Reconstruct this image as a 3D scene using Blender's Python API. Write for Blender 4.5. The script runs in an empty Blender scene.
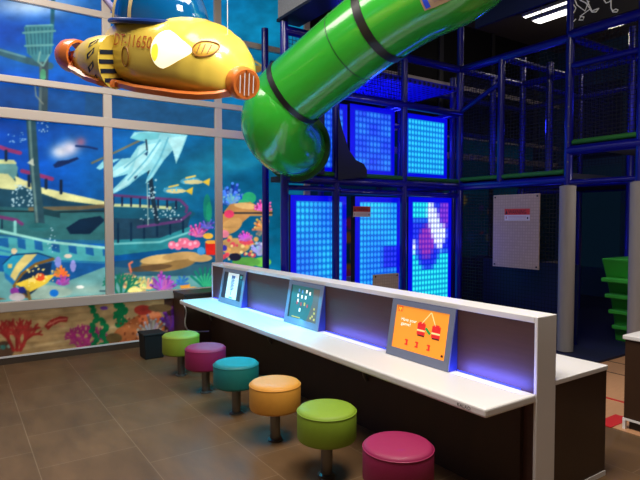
import bpy, bmesh, math, random
import numpy as np
from mathutils import Vector, Matrix
random.seed(7); rng = np.random.default_rng(7)
SC = bpy.context.scene; COL = SC.collection
PI = math.pi

# ------------------------------------------------------------------ camera
FPX, YAW, PIT, H = 538.04, .5973, .0383, 1.55
cyw, syw, cpt, spt = math.cos(YAW), math.sin(YAW), math.cos(PIT), math.sin(PIT)
RV = Vector((cyw, -syw, 0)); FV = Vector((syw*cpt, cyw*cpt, -spt)); UV = Vector((syw*spt, cyw*spt, cpt))
EYE = Vector((0, 0, H))
cd = bpy.data.cameras.new('camera'); cam = bpy.data.objects.new('camera', cd); COL.objects.link(cam)
cd.sensor_width = 36; cd.lens = 36*FPX/640; cd.clip_start = .05; cd.clip_end = 100
M = Matrix((RV, UV, -FV)).transposed().to_4x4(); M.translation = EYE
cam.matrix_world = M
SC.camera = cam
def at(x, y, **k):
    d = FV*FPX + RV*(x-320) - UV*(y-240)
    a, v = list(k.items())[0]
    if a == 'd': return EYE + d*(v/FPX)
    i = 'XYZ'.index(a)
    return EYE + d*((v-EYE[i])/d[i])

# ------------------------------------------------------------------ materials
def lin(c):
    return tuple(((v/255)/12.92 if v/255 <= .04045 else ((v/255+.055)/1.055)**2.4) for v in c)
MATS = {}
def nodes(name):
    m = bpy.data.materials.new(name); m.use_nodes = True
    return m, m.node_tree, m.node_tree.nodes, m.node_tree.links, m.node_tree.nodes['Principled BSDF']
def mat(name, rgb, rough=.5, metal=0, emit=0, ecol=None, noise=0, nscale=8, coat=0, bump=0, alpha=1, spec=.5):
    if name in MATS: return MATS[name]
    m, nt, N, L, b = nodes(name); c = lin(rgb)
    b.inputs['Base Color'].default_value = (*c, 1); b.inputs['Roughness'].default_value = rough
    b.inputs['Metallic'].default_value = metal; b.inputs['Coat Weight'].default_value = coat
    b.inputs['Specular IOR Level'].default_value = spec
    if emit:
        b.inputs['Emission Color'].default_value = (*lin(ecol or rgb), 1); b.inputs['Emission Strength'].default_value = emit
    if noise or bump:
        tc = N.new('ShaderNodeTexCoord'); n = N.new('ShaderNodeTexNoise'); n.inputs['Scale'].default_value = nscale
        n.inputs['Detail'].default_value = 5; L.new(tc.outputs['Object'], n.inputs['Vector'])
        if noise:
            mx = N.new('ShaderNodeMix'); mx.data_type = 'RGBA'
            mx.inputs['A'].default_value = (*[v*(1-noise) for v in c], 1); mx.inputs['B'].default_value = (*[min(1, v*(1+noise)) for v in c], 1)
            L.new(n.outputs['Fac'], mx.inputs['Factor']); L.new(mx.outputs['Result'], b.inputs['Base Color'])
        if bump:
            bp = N.new('ShaderNodeBump'); bp.inputs['Strength'].default_value = bump; bp.inputs['Distance'].default_value = .01
            L.new(n.outputs['Fac'], bp.inputs['Height']); L.new(bp.outputs['Normal'], b.inputs['Normal'])
    MATS[name] = m; return m
def attr_mat(name, emit, diff, rough=.45):
    m, nt, N, L, b = nodes(name)
    a = N.new('ShaderNodeAttribute'); a.attribute_name = 'Col'
    v = N.new('ShaderNodeVectorMath'); v.operation = 'SCALE'; v.inputs['Scale'].default_value = diff
    L.new(a.outputs['Color'], v.inputs[0]); L.new(v.outputs[0], b.inputs['Base Color'])
    L.new(a.outputs['Color'], b.inputs['Emission Color']); b.inputs['Emission Strength'].default_value = emit
    b.inputs['Roughness'].default_value = rough; b.inputs['Specular IOR Level'].default_value = .15
    return m
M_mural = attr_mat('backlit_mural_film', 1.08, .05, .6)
M_mural_low = attr_mat('painted_mural', .22, .7, .6)  # lower wall is no lamp; slight emission stands in for room light
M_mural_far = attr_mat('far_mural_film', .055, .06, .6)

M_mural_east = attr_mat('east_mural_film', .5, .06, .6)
def tile_mat():
    m, nt, N, L, b = nodes('brown_floor_tile')
    tc = N.new('ShaderNodeTexCoord'); sep = N.new('ShaderNodeSeparateXYZ'); L.new(tc.outputs['Object'], sep.inputs[0])
    cb = N.new('ShaderNodeCombineXYZ')
    ay = N.new('ShaderNodeMath'); ay.operation = 'ADD'; ay.inputs[1].default_value = 6+.2-.3
    ax = N.new('ShaderNodeMath'); ax.operation = 'ADD'; ax.inputs[1].default_value = 6+.2
    L.new(sep.outputs['Y'], ay.inputs[0]); L.new(sep.outputs['X'], ax.inputs[0]); L.new(ay.outputs[0], cb.inputs['X']); L.new(ax.outputs[0], cb.inputs['Y'])
    br = N.new('ShaderNodeTexBrick'); L.new(cb.outputs[0], br.inputs['Vector'])
    br.inputs['Scale'].default_value = 1; br.inputs['Brick Width'].default_value = .6; br.inputs['Row Height'].default_value = .6
    br.inputs['Mortar Size'].default_value = .0028; br.inputs['Mortar Smooth'].default_value = .3
    br.inputs['Color1'].default_value = (*lin((106, 79, 52)), 1); br.inputs['Color2'].default_value = (*lin((99, 73, 47)), 1); br.inputs['Mortar'].default_value = (*lin((132, 108, 82)), 1)
    n = N.new('ShaderNodeTexNoise'); n.inputs['Scale'].default_value = 2.2; n.inputs['Detail'].default_value = 8; n.inputs['Roughness'].default_value = .65
    mp = N.new('ShaderNodeMapping'); mp.inputs['Scale'].default_value = (2.4, .8, 1); mp.inputs['Rotation'].default_value = (0, 0, .5)
    L.new(tc.outputs['Object'], mp.inputs[0]); L.new(mp.outputs[0], n.inputs['Vector'])
    rp = N.new('ShaderNodeMapRange'); rp.inputs['From Min'].default_value = .3; rp.inputs['From Max'].default_value = .7; rp.inputs['To Min'].default_value = .72; rp.inputs['To Max'].default_value = 1.22
    L.new(n.outputs['Fac'], rp.inputs['Value'])
    sc = N.new('ShaderNodeVectorMath'); sc.operation = 'SCALE'; L.new(br.outputs['Color'], sc.inputs[0]); L.new(rp.outputs[0], sc.inputs['Scale'])
    L.new(sc.outputs[0], b.inputs['Base Color'])
    r2 = N.new('ShaderNodeMapRange'); r2.inputs['To Min'].default_value = .36; r2.inputs['To Max'].default_value = .58; L.new(n.outputs['Fac'], r2.inputs['Value']); L.new(r2.outputs[0], b.inputs['Roughness'])
    b.inputs['Specular IOR Level'].default_value = .35
    return m
def grain_mat(name, c1, c2, scale=(1, 1, 14), rough=.5):
    m, nt, N, L, b = nodes(name)
    tc = N.new('ShaderNodeTexCoord'); mp = N.new('ShaderNodeMapping'); mp.inputs['Scale'].default_value = scale
    n = N.new('ShaderNodeTexNoise'); n.inputs['Scale'].default_value = 4; n.inputs['Detail'].default_value = 6
    L.new(tc.outputs['Object'], mp.inputs[0]); L.new(mp.outputs[0], n.inputs['Vector'])
    mx = N.new('ShaderNodeMix'); mx.data_type = 'RGBA'; mx.inputs['A'].default_value = (*lin(c1), 1); mx.inputs['B'].default_value = (*lin(c2), 1)
    L.new(n.outputs['Fac'], mx.inputs['Factor']); L.new(mx.outputs['Result'], b.inputs['Base Color']); b.inputs['Roughness'].default_value = rough
    return m
def net_mat(name, pitch, thread, rgb, axes):
    m, nt, N, L, b = nodes(name)
    tc = N.new('ShaderNodeTexCoord'); sep = N.new('ShaderNodeSeparateXYZ'); L.new(tc.outputs['Object'], sep.inputs[0])
    outs = []
    for a in axes:
        md = N.new('ShaderNodeMath'); md.operation = 'PINGPONG'; md.inputs[1].default_value = pitch/2; L.new(sep.outputs[a], md.inputs[0])
        lt = N.new('ShaderNodeMath'); lt.operation = 'LESS_THAN'; lt.inputs[1].default_value = thread/2; L.new(md.outputs[0], lt.inputs[0]); outs.append(lt)
    mx = N.new('ShaderNodeMath'); mx.operation = 'MAXIMUM'; L.new(outs[0].outputs[0], mx.inputs[0]); L.new(outs[1].outputs[0], mx.inputs[1])
    tr = N.new('ShaderNodeBsdfTransparent'); ms = N.new('ShaderNodeMixShader')
    L.new(mx.outputs[0], ms.inputs[0]); L.new(tr.outputs[0], ms.inputs[1]); L.new(b.outputs[0], ms.inputs[2])
    L.new(ms.outputs[0], N['Material Output'].inputs['Surface'])
    b.inputs['Base Color'].default_value = (*lin(rgb), 1); b.inputs['Roughness'].default_value = .8
    return m
def weave_mat(name, rgb):
    m, nt, N, L, b = nodes(name)
    tc = N.new('ShaderNodeTexCoord'); ch = N.new('ShaderNodeTexBrick'); 
    mp = N.new('ShaderNodeMapping'); mp.inputs['Rotation'].default_value = (PI/2, 0, PI/2)
    sep = N.new('ShaderNodeSeparateXYZ'); L.new(tc.outputs['Object'], sep.inputs[0])
    cb = N.new('ShaderNodeCombineXYZ'); ad = N.new('ShaderNodeMath'); ad.operation = 'ADD'
    L.new(sep.outputs['X'], ad.inputs[0]); L.new(sep.outputs['Y'], ad.inputs[1]); L.new(ad.outputs[0], cb.inputs['X']); L.new(sep.outputs['Z'], cb.inputs['Y'])
    L.new(cb.outputs[0], ch.inputs['Vector']); ch.offset = 0
    ch.inputs['Scale'].default_value = 1; ch.inputs['Brick Width'].default_value = .036; ch.inputs['Row Height'].default_value = .036; ch.inputs['Mortar Size'].default_value = .004
    c = lin(rgb)
    ch.inputs['Color1'].default_value = (*c, 1); ch.inputs['Color2'].default_value = (*[v*.9 for v in c], 1); ch.inputs['Mortar'].default_value = (*[v*.78 for v in c], 1)
    L.new(ch.outputs['Color'], b.inputs['Base Color']); b.inputs['Roughness'].default_value = .8
    return m
def perf_mat(name, rgb, hole):
    m, nt, N, L, b = nodes(name)
    tc = N.new('ShaderNodeTexCoord'); v = N.new('ShaderNodeTexVoronoi'); v.inputs['Scale'].default_value = 12; v.inputs['Randomness'].default_value = .15
    L.new(tc.outputs['Object'], v.inputs['Vector'])
    lt = N.new('ShaderNodeMath'); lt.operation = 'LESS_THAN'; lt.inputs[1].default_value = .33; L.new(v.outputs['Distance'], lt.inputs[0])
    mx = N.new('ShaderNodeMix'); mx.data_type = 'RGBA'; mx.inputs['A'].default_value = (*lin(rgb), 1); mx.inputs['B'].default_value = (*lin(hole), 1)
    L.new(lt.outputs[0], mx.inputs['Factor']); L.new(mx.outputs['Result'], b.inputs['Base Color']); b.inputs['Roughness'].default_value = .6
    return m

M_tile = tile_mat()
M_white = mat('white_laminate', (232, 228, 226), .32)
M_brown = grain_mat('brown_laminate', (66, 40, 34), (82, 52, 44), (1, 1, 16))
M_dark = grain_mat('dark_wood_laminate', (48, 30, 18), (66, 42, 25), (1.5, 1.5, .5), .45)
M_black = mat('black_plastic', (14, 13, 14), .45)
M_frame = mat('pale_window_frame', (196, 182, 172), .4)
M_steel = mat('brushed_steel', (120, 118, 114), .35, .85)
M_blue = mat('blue_enamel', (8, 8, 128), .3, 0, coat=.3)
M_blued = mat('dark_blue_padding', (12, 12, 72), .5)
M_navy = mat('navy_fabric', (10, 12, 40), .8)
M_greypad = grain_mat('grey_foam_pad', (140, 134, 132), (158, 150, 146), (8, 8, 1), .8)
M_weave = weave_mat('grey_woven_vinyl', (190, 164, 144))
M_greenfoam = mat('green_foam', (30, 110, 30), .7)
M_green = mat('green_gloss_plastic', (46, 160, 44), .22, coat=.4)
M_greenstep = mat('green_step_plastic', (60, 175, 60), .45)
M_bezel = mat('grey_blue_bezel', (128, 136, 160), .35, .2)
M_ceil = mat('dark_ceiling', (78, 66, 56), .9)

# ------------------------------------------------------------------ mesh building
class MB:
    def __init__(s): s.v = []; s.f = []; s.mi = []; s.cols = None
    def add(s, vs, fs, mi=0):
        o = len(s.v); s.v += [tuple(p) for p in vs]; s.f += [tuple(i+o for i in f) for f in fs]; s.mi += [mi]*len(fs); return s
    def box(s, x0, x1, y0, y1, z0, z1, mi=0):
        vs = [(x, y, z) for z in (z0, z1) for y in (y0, y1) for x in (x0, x1)]
        return s.add(vs, [(0, 2, 3, 1), (4, 5, 7, 6), (0, 1, 5, 4), (2, 6, 7, 3), (0, 4, 6, 2), (1, 3, 7, 5)], mi)
    def tube(s, pts, r, n=12, caps=True, mi=0, closed=False):
        pts = [Vector(p) for p in pts]; k = len(pts); rs = r if isinstance(r, (list, tuple)) else [r]*k
        ring = []; prev = None
        for i, p in enumerate(pts):
            if closed: t = pts[(i+1) % k]-pts[i-1]
            else: t = pts[min(i+1, k-1)]-pts[max(i-1, 0)]
            t.normalize()
            if prev is None:
                a = Vector((0, 0, 1)) if abs(t.z) < .9 else Vector((1, 0, 0)); nx = (a - t*a.dot(t)).normalized()
            else: nx = (prev - t*prev.dot(t)).normalized()
            prev = nx; bn = t.cross(nx)
            ring.append([p + (nx*math.cos(2*PI*j/n)+bn*math.sin(2*PI*j/n))*rs[i] for j in range(n)])
        vs = [q for rr in ring for q in rr]; fs = []
        for i in range(k if closed else k-1):
            a = i*n; b = ((i+1) % k)*n
            for j in range(n): fs.append((a+j, a+(j+1) % n, b+(j+1) % n, b+j))
        if caps and not closed: fs += [tuple(range(n))[::-1], tuple((k-1)*n+j for j in range(n))]
        return s.add(vs, fs, mi)
    def lathe(s, prof, c=(0, 0, 0), n=40, mi=0):
        vs = []; fs = []
        for r, z in prof:
            for j in range(n): vs.append((c[0]+r*math.cos(2*PI*j/n), c[1]+r*math.sin(2*PI*j/n), c[2]+z))
        for i in range(len(prof)-1):
            for j in range(n): fs.append((i*n+j, i*n+(j+1) % n, (i+1)*n+(j+1) % n, (i+1)*n+j))
        fs += [tuple(range(n))[::-1], tuple((len(prof)-1)*n+j for j in range(n))]
        return s.add(vs, fs, mi)
    def quadp(s, o, u, v, pts2, lift=(0, 0, 0), mi=0):       # flat polygon in plane o + a*u + b*v
        o, u, v, l = Vector(o), Vector(u), Vector(v), Vector(lift)
        vs = [o+u*a+v*b+l for a, b in pts2]; return s.add(vs, [tuple(range(len(vs)))], mi)
def obj(name, mb, m, parent=None, smooth=False, bevel=0, seg=2, angle=None):
    me = bpy.data.meshes.new(name); me.from_pydata(mb.v, [], mb.f); me.update()
    for mm in (m if isinstance(m, (list, tuple)) else [m]): me.materials.append(mm)
    if any(mb.mi): me.polygons.foreach_set('material_index', mb.mi)
    if not hasattr(mb, 'keep'):
        bm = bmesh.new(); bm.from_mesh(me); bmesh.ops.recalc_face_normals(bm, faces=bm.faces)
        if bevel:
            bmesh.ops.bevel(bm, geom=[e for e in bm.edges if len(e.link_faces) == 2 and e.calc_face_angle(0) > .6], offset=bevel, segments=seg, profile=.5, affect='EDGES')
        bm.to_mesh(me); bm.free()
    if smooth:
        me.polygons.foreach_set('use_smooth', [True]*len(me.polygons))
        try: me.set_sharp_from_angle(angle=angle or math.radians(40))
        except Exception: pass
    o = bpy.data.objects.new(name, me); COL.objects.link(o)
    if parent is not None:
        o.parent = parent; o.matrix_parent_inverse = Matrix.Translation(-WLOC.get(parent.name, Vector()))
        if parent.get('local') or parent.type != 'EMPTY': o.matrix_parent_inverse = Matrix.Identity(4)
    return o
WLOC = {}
def tag(o, label, cat, group=None, kind=None):
    if label: o['label'] = label
    if cat: o['category'] = cat
    if group: o['group'] = group
    if kind: o['kind'] = kind
    return o
def thing(name, label, cat, loc=(0, 0, 0), group=None):
    o = bpy.data.objects.new(name, None); COL.objects.link(o); o.location = loc; WLOC[o.name] = Vector(loc); o.empty_display_size = .1
    return tag(o, label, cat, group)
def struct(name, mb, m, **k):
    o = obj(name, mb, m, **k); o['kind'] = 'structure'; return o
def copy_tree(o, parent=None):
    c = o.copy(); COL.objects.link(c); c.parent = parent
    for ch in list(o.children): copy_tree(ch, c)
    return c
def text_geo(s, size=1):
    cu = bpy.data.curves.new('lettering', 'FONT'); cu.body = s; cu.size = size; cu.resolution_u = 2
    o = bpy.data.objects.new('lettering', cu); COL.objects.link(o); dg = bpy.context.evaluated_depsgraph_get(); dg.update()
    me = bpy.data.meshes.new_from_object(o.evaluated_get(dg)); vs = [tuple(v.co[:2]) for v in me.vertices]; fs = [tuple(p.vertices) for p in me.polygons]
    bpy.data.objects.remove(o); bpy.data.curves.remove(cu); bpy.data.meshes.remove(me); return vs, fs
def text_on(mb, s, o, u, v, w=None, h=None, mi=0):           # lettering fitted into width w, at plane origin o (lower left)
    vs, fs = text_geo(s); xs = [p[0] for p in vs]; ys = [p[1] for p in vs]
    x0, x1, y0, y1 = min(xs), max(xs), min(ys), max(ys); sx = w/(x1-x0); sy = (h/(y1-y0)) if h else sx
    o, u, v = Vector(o), Vector(u), Vector(v)
    mb.add([o+u*((a-x0)*sx)+v*((b-y0)*sy) for a, b in vs], fs, mi)

# ------------------------------------------------------------------ the room
YW = 6.6
XE, XWST, YS, ZC = 10.5, -3.2, -4.0, 5.0
struct('floor', MB().box(XWST-.1, XE+.1, YS-.1, YW+.1, -.1, 0), M_tile)
struct('ceiling', MB().box(XWST-.1, XE+.1, YS-.1, YW+.1, ZC, ZC+.1), M_ceil)
struct('wall_west', MB().box(XWST-.1, XWST, YS, YW, 0, ZC), mat('beige_wall', (150, 138, 125), .8))
struct('wall_south', MB().box(XWST-.1, XE+.1, YS-.1, YS, 0, ZC), mat('beige_wall', (150, 138, 125), .8))
def wz(px, py): return at(px, py, Y=YW)
zA0, zA1 = wz(0, 118).z, wz(0, 107.5).z
zB0, zB1 = wz(0, 82).z, wz(0, 75).z
zC0, zC1 = wz(60, 11).z, wz(60, 4).z
zS0, zS1 = wz(0, 312).z, wz(0, 302).z
XM = [.0+1.497-1.373*i for i in (4, 3, 2, 1)] + [1.497, 2.87, 4.243, 5.616, 6.989, 8.362, 9.735]
XM = [x for x in XM if x > XWST+.2]

# ---- mural artwork: colour per point of the glass films
def painter(Xs, Zs):
    P = np.stack([Xs, np.full_like(Xs, YW), Zs-H], 1)
    r = P@np.array(RV); d = P@np.array(FV); u = P@np.array(UV)
    return 320+FPX*r/d, 240-FPX*u/d
class Paint:
    def __init__(s, Xs, Zs):
        s.x, s.y = painter(Xs, Zs); s.c = np.zeros((len(Xs), 3)); s.X, s.Z = Xs, Zs
    def put(s, m, col, a=1.0):
        a = np.asarray(a)*m; s.c += (np.array(col)/255. - s.c)*a[:, None]
    def inside(s, pts):
        pts = np.array(pts, float); m = np.zeros(len(s.x), bool)
        b = (s.x >= pts[:, 0].min()) & (s.x <= pts[:, 0].max()) & (s.y >= pts[:, 1].min()) & (s.y <= pts[:, 1].max())
        ix = np.nonzero(b)[0]
        if len(ix) == 0: return m
        x, y = s.x[ix], s.y[ix]; w = np.zeros(len(ix), bool)
        for i in range(len(pts)):
            x1, y1 = pts[i]; x2, y2 = pts[i-1]
            if y1 == y2: continue
            c = ((y1 > y) != (y2 > y)) & (x < (x2-x1)*(y-y1)/(y2-y1)+x1); w ^= c
        m[ix] = w; return m
    def poly(s, pts, col, a=1.0):
        pts = [((-70 if px_ == 0 else px_), py_) for px_, py_ in pts]
        q = np.array(pts, float); m = sum(s.inside(q+np.array(d)).astype(float) for d in ((.35, .15), (-.15, .35), (-.35, -.15), (.15, -.35)))/4
        s.put(m, col, a)
    def ell(s, cx, cy, rx, ry, col, a=1.0, rot=0, soft=.12):
        dx, dy = s.x-cx, s.y-cy; c, n = math.cos(rot), math.sin(rot)
        q = np.hypot((dx*c+dy*n)/rx, (-dx*n+dy*c)/ry); s.put(np.clip((1+soft/2-q)/max(soft, 1e-3), 0, 1), col, a)
    def glow(s, cx, cy, rx, ry, col, a=1.0, rot=0):
        dx, dy = s.x-cx, s.y-cy; c, n = math.cos(rot), math.sin(rot)
        s.put(np.exp(-(((dx*c+dy*n)/rx)**2+((-dx*n+dy*c)/ry)**2)), col, a)
    def line(s, pts, w, col, a=1.0):
        if pts[0][0] == 0:
            (xa, ya), (xb, yb) = pts[0], pts[1]; pts = [(-70, ya+(ya-yb)/max(xb-xa, 1)*25)]+list(pts)
        best = np.zeros(len(s.x))
        for i in range(len(pts)-1):
            (x1, y1), (x2, y2) = pts[i], pts[i+1]; w1 = w if not isinstance(w, (list, tuple)) else w[0]+(w[1]-w[0])*i/max(1, len(pts)-2)
            L2 = (x2-x1)**2+(y2-y1)**2+1e-9; t = np.clip(((s.x-x1)*(x2-x1)+(s.y-y1)*(y2-y1))/L2, 0, 1)
            dd = np.hypot(s.x-x1-t*(x2-x1), s.y-y1-t*(y2-y1)); best = np.maximum(best, np.clip(w1/2+.5-dd, 0, 1))
        s.put(best, col, a)
    def dots(s, n, x0, x1, y0, y1, col, r=(.6, 1.2), a=.8):
        for _ in range(n): s.ell(rng.uniform(x0, x1), rng.uniform(y0, y1), *(2*[rng.uniform(*r)]), col, a, soft=.6)
    def noise(s, sx, sy, amt, seed=0):
        g = np.random.default_rng(seed); v = np.zeros(len(s.x))
        for k in range(4):
            G = g.random((40, 40)); f = 2**k; u = np.abs(s.x/sx*f) % 38; w = np.abs(s.y/sy*f) % 38
            i, j = u.astype(int), w.astype(int); fu, fw = u-i, w-j
            v += ((G[i, j]*(1-fu)+G[i+1, j]*fu)*(1-fw)+(G[i, j+1]*(1-fu)+G[i+1, j+1]*fu)*fw-.5)/f
        s.c *= (1+amt*v)[:, None]
    def coral(s, x, y, h, col, n=4, w=2.4, spread=.55, depth=3, ang=-PI/2):
        # branching coral
        def br(px, py, a, l, ww, d):
            qx, qy = px+l*math.cos(a), py+l*math.sin(a)*1.0; s.line([(px, py), (qx, qy)], ww, col)
            if d > 0:
                for k in (-1, 1): br(qx, qy, a+k*spread*rng.uniform(.6, 1.2), l*.72, ww*.8, d-1)
                if d == depth: br(qx, qy, a, l*.8, ww*.85, d-1)
        for i in range(n): br(x+(i-(n-1)/2)*w, y, ang+(i-(n-1)/2)*spread*.9, h*.38, w, depth)
    def fan(s, x, y, r, col, col2, n=9, w=2.6, a0=-PI*.95, a1=-PI*.05):
        for pas in (0, 1):
            for i in range(n):
                a = a0+(a1-a0)*i/(n-1)+rng.uniform(-.1, .1); l = r*(.75+.25*math.sin(PI*i/(n-1)))*rng.uniform(.8, 1.12)*(1-.3*pas)
                k = .72+.35*rng.random(); cc = [min(255, v*k) for v in col]; c2 = [v*(.75+.3*rng.random()) for v in col2]
                mx_, my_ = x+l*.55*math.cos(a)+rng.uniform(-1, 1), y+l*.55*math.sin(a)
                s.line([(x+rng.uniform(-.2, .2)*r, y), (mx_, my_), (x+l*math.cos(a), y+l*math.sin(a))], w*(.9-.2*pas), cc if not pas else c2)
                s.ell(x+l*math.cos(a), y+l*math.sin(a), w*.42, w*.42, c2)

def paint_sea(p):
    # water
    t = np.clip((p.x-0)/280, 0, 1); g = np.clip(p.y/300, 0, 1)
    A = np.array([4, 72, 182]); B = np.array([8, 112, 152]); base = A*(1-t)[:, None]+B*t[:, None]
    p.c = base/255.*(1.0-.1*g)[:, None]
    p.glow(30, 5, 45, 12, (190, 215, 240), .9); p.glow(20, 60, 60, 14, (30, 130, 190), .4)
    p.glow(230, 150, 60, 14, (30, 140, 165), .5, -.4); p.glow(200, 175, 45, 10, (40, 150, 165), .4, -.4); p.glow(235, 30, 60, 25, (12, 130, 170), .6)
    p.glow(245, 165, 20, 6, (50, 160, 180), .4, -.2); p.glow(160, 190, 60, 50, (20, 110, 130), .55); p.glow(180, 40, 60, 40, (10, 110, 160), .4)
    p.noise(70, 30, .35, 3)
    # band between the two long rails is dimmer
    m = ((p.Z > zA1) & (p.Z < zB0)).astype(float); p.put(m, (18, 66, 120), .6)
    p.put(m*(p.x > 85), (34, 78, 110), .55)
    p.glow(70, 104, 30, 9, (20, 90, 160), .5)
    # mast, crow's nest and boom
    p.line([(0, 52), (25, 60), (50, 66)], 7, (52, 96, 110)); p.line([(0, 50), (25, 57)], 2, (90, 140, 150))
    p.line([(53, 0), (52, 30)], 4, (30, 90, 110)); p.line([(44, 60), (43, 115)], 9, (56, 76, 84)); p.line([(41, 60), (40, 115)], 2.5, (90, 110, 112))
    p.poly([(24, 27), (54, 25), (52, 52), (46, 62), (36, 62), (27, 53)], (60, 128, 138))
    for x in range(26, 54, 4): p.line([(x, 28), (x+1-(x-40)*.15, 54)], 1.2, (34, 92, 108))
    p.line([(23, 33), (55, 31)], 2, (96, 160, 160)); p.line([(25, 46), (53, 45)], 2, (96, 160, 160)); p.line([(26, 26), (52, 25)], 1.5, (110, 170, 170))
    p.line([(40, 52), (38, 62), (43, 66), (49, 55)], 1.5, (120, 170, 160)); p.ell(43, 75, 3, 6, (80, 160, 120)); p.line([(35, 86), (36, 96), (43, 104)], 1.2, (130, 140, 130))
    # --- wreck, left pane
    p.glow(60, 152, 9, 7, (225, 230, 240), .95); p.glow(70, 148, 9, 8, (225, 215, 225), .9); p.glow(81, 142, 5, 5, (220, 110, 120), .6)
    p.poly([(53, 165), (58, 161), (68, 160), (77, 157), (79, 159), (70, 163), (60, 167), (55, 168)], (12, 40, 92)); p.line([(76, 146), (88, 147), (97, 149)], 2, (14, 44, 100))
    p.poly([(0, 196), (30, 205), (70, 205), (107, 210), (107, 240), (60, 240), (0, 228)], (40, 96, 104))
    p.poly([(0, 160), (16, 166), (20, 182), (40, 188), (107, 206), (107, 214), (30, 212), (0, 208)], (26, 70, 90))
    p.poly([(0, 157), (14, 160), (18, 168), (16, 178), (9, 181), (2, 176), (0, 176)], (96, 150, 150)); p.poly([(0, 157), (14, 160), (17, 164), (0, 163)], (208, 214, 150))
    p.poly([(0, 168), (8, 174), (20, 186), (14, 190), (0, 180)], (212, 214, 150)); p.poly([(15, 176), (40, 187), (107, 202), (107, 206), (60, 200), (16, 184)], (222, 220, 152))
    p.poly([(30, 193), (70, 203), (107, 207), (107, 212), (40, 205)], (20, 60, 84))
    p.line([(0, 147), (8, 150), (20, 153)], 4, (140, 50, 104)); p.line([(22, 171), (38, 175), (52, 179)], 4, (140, 50, 104))
    for a, b in [((6, 151), (6, 160)), ((46, 180), (46, 188)), ((61, 181), (61, 193)), ((29, 176), (29, 186))]: p.line([a, b], 3, (14, 34, 60))
    p.dots(50, 12, 34, 185, 206, (190, 220, 225), a=.8); p.dots(22, 6, 26, 132, 143, (150, 190, 230), (.4, .9), .8); p.dots(10, 38, 48, 122, 132, (190, 210, 230), (.4, .9), .8)
    p.poly([(0, 203), (107, 212), (107, 244), (0, 240)], (52, 112, 112), .55); p.line([(0, 211), (60, 212), (107, 211)], 1.4, (18, 34, 40)); p.line([(30, 209), (80, 208), (104, 206)], 4, (120, 96, 64), .8)
    p.poly([(66, 228), (80, 219), (100, 216), (105, 220), (90, 234), (70, 234)], (8, 36, 60)); p.poly([(38, 207), (60, 212), (60, 218), (40, 214)], (24, 60, 70))
    p.line([(0, 217), (16, 220), (22, 224)], 3.4, (110, 52, 104)); p.line([(2, 220), (2, 228)], 2, (20, 50, 70)); p.line([(15, 222), (15, 233)], 3, (130, 200, 190))
    p.line([(31, 121), (34, 165), (40, 224)], 9.5, (38, 72, 84)); p.line([(29.5, 121), (32, 165), (37, 222)], 2.5, (92, 124, 122)); p.ell(39, 227, 11, 4, (40, 104, 108)); p.poly([(27, 163), (33, 158), (34, 166)], (190, 200, 180))
    # hull planks
    p.poly([(0, 230), (40, 240), (107, 248), (107, 262), (60, 260), (0, 250)], (70, 160, 165)); 
    for i in range(7): p.poly([(i*17, 236+i*1.6), (i*17+8, 238+i*1.6), (i*17+9, 248+i*1.6), (i*17+1, 246+i*1.6)], (24, 92, 150))
    p.line([(0, 231), (50, 242), (107, 248)], 2.6, (150, 214, 200)); p.line([(0, 250), (50, 261), (107, 263)], 2, (40, 120, 160))
    p.poly([(0, 251), (60, 262), (107, 264), (107, 278), (60, 282), (0, 288)], (20, 84, 146))
    p.dots(14, 48, 56, 228, 262, (190, 220, 235), (.5, 1), .8)
    # sand bottom
    p.poly([(0, 262), (20, 274), (60, 284), (107, 266), (150, 270), (215, 262), (215, 310), (0, 315)], (98, 158, 158)); p.glow(85, 290, 30, 6, (170, 190, 170), .6)
    p.poly([(107, 262), (150, 258), (190, 258), (215, 255), (215, 276), (107, 276)], (30, 70, 96), .75)
    # --- wreck, second pane
    q = [(112, 206), (150, 208), (184, 200), (188, 208), (196, 214), (182, 224), (192, 228), (190, 244), (160, 250), (112, 256)]
    p.poly(q, (20, 84, 108)); p.poly([(112, 218), (150, 219), (190, 216), (186, 234), (150, 240), (112, 240)], (28, 62, 84))
    p.poly([(110, 240), (160, 238), (191, 226), (190, 244), (160, 250), (110, 256)], (40, 130, 140)); p.line([(110, 244), (160, 242), (190, 232)], 2, (110, 190, 190))
    for i in range(6): p.line([(118+i*13, 224-i*.6), (118+i*13, 242-i*2)], 2, (8, 40, 66))
    p.line([(110, 195), (150, 198), (180, 200), (187, 207), (186, 212)], 2.8, (92, 56, 110)); p.line([(138, 227), (160, 224), (180, 221), (190, 213)], 2.8, (92, 56, 110)); p.line([(110, 205), (140, 206), (170, 208)], 3, (196, 208, 150))
    for i in range(8): p.line([(113+i*9, 197+i*.6), (113+i*9, 205+i*.5)], 1.8, (22, 30, 60))
    p.line([(149, 168), (153, 200), (157, 222)], 4.5, (22, 46, 64)); p.line([(147, 180), (148, 225)], .8, (170, 190, 180)); p.dots(40, 140, 182, 206, 220, (200, 225, 230), (.5, 1.1), .8); p.dots(14, 148, 156, 180, 200, (190, 225, 230), (.6, 1.2), .8)
    # sail
    p.line([(92, 163), (120, 150), (147, 137)], 2.2, (110, 110, 92))
    s1 = (142, 212, 222); s2 = (176, 232, 236); s3 = (96, 178, 200)
    p.poly([(134, 132), (150, 131), (188, 134), (182, 150), (176, 164), (173, 150), (164, 160), (152, 178), (145, 184), (150, 170), (140, 176), (128, 186), (113, 194), (112, 190), (128, 174), (112, 178), (110, 170), (122, 158), (100, 170), (96, 168), (104, 160), (130, 158), (138, 146), (146, 142), (130, 138)], s1)
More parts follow.
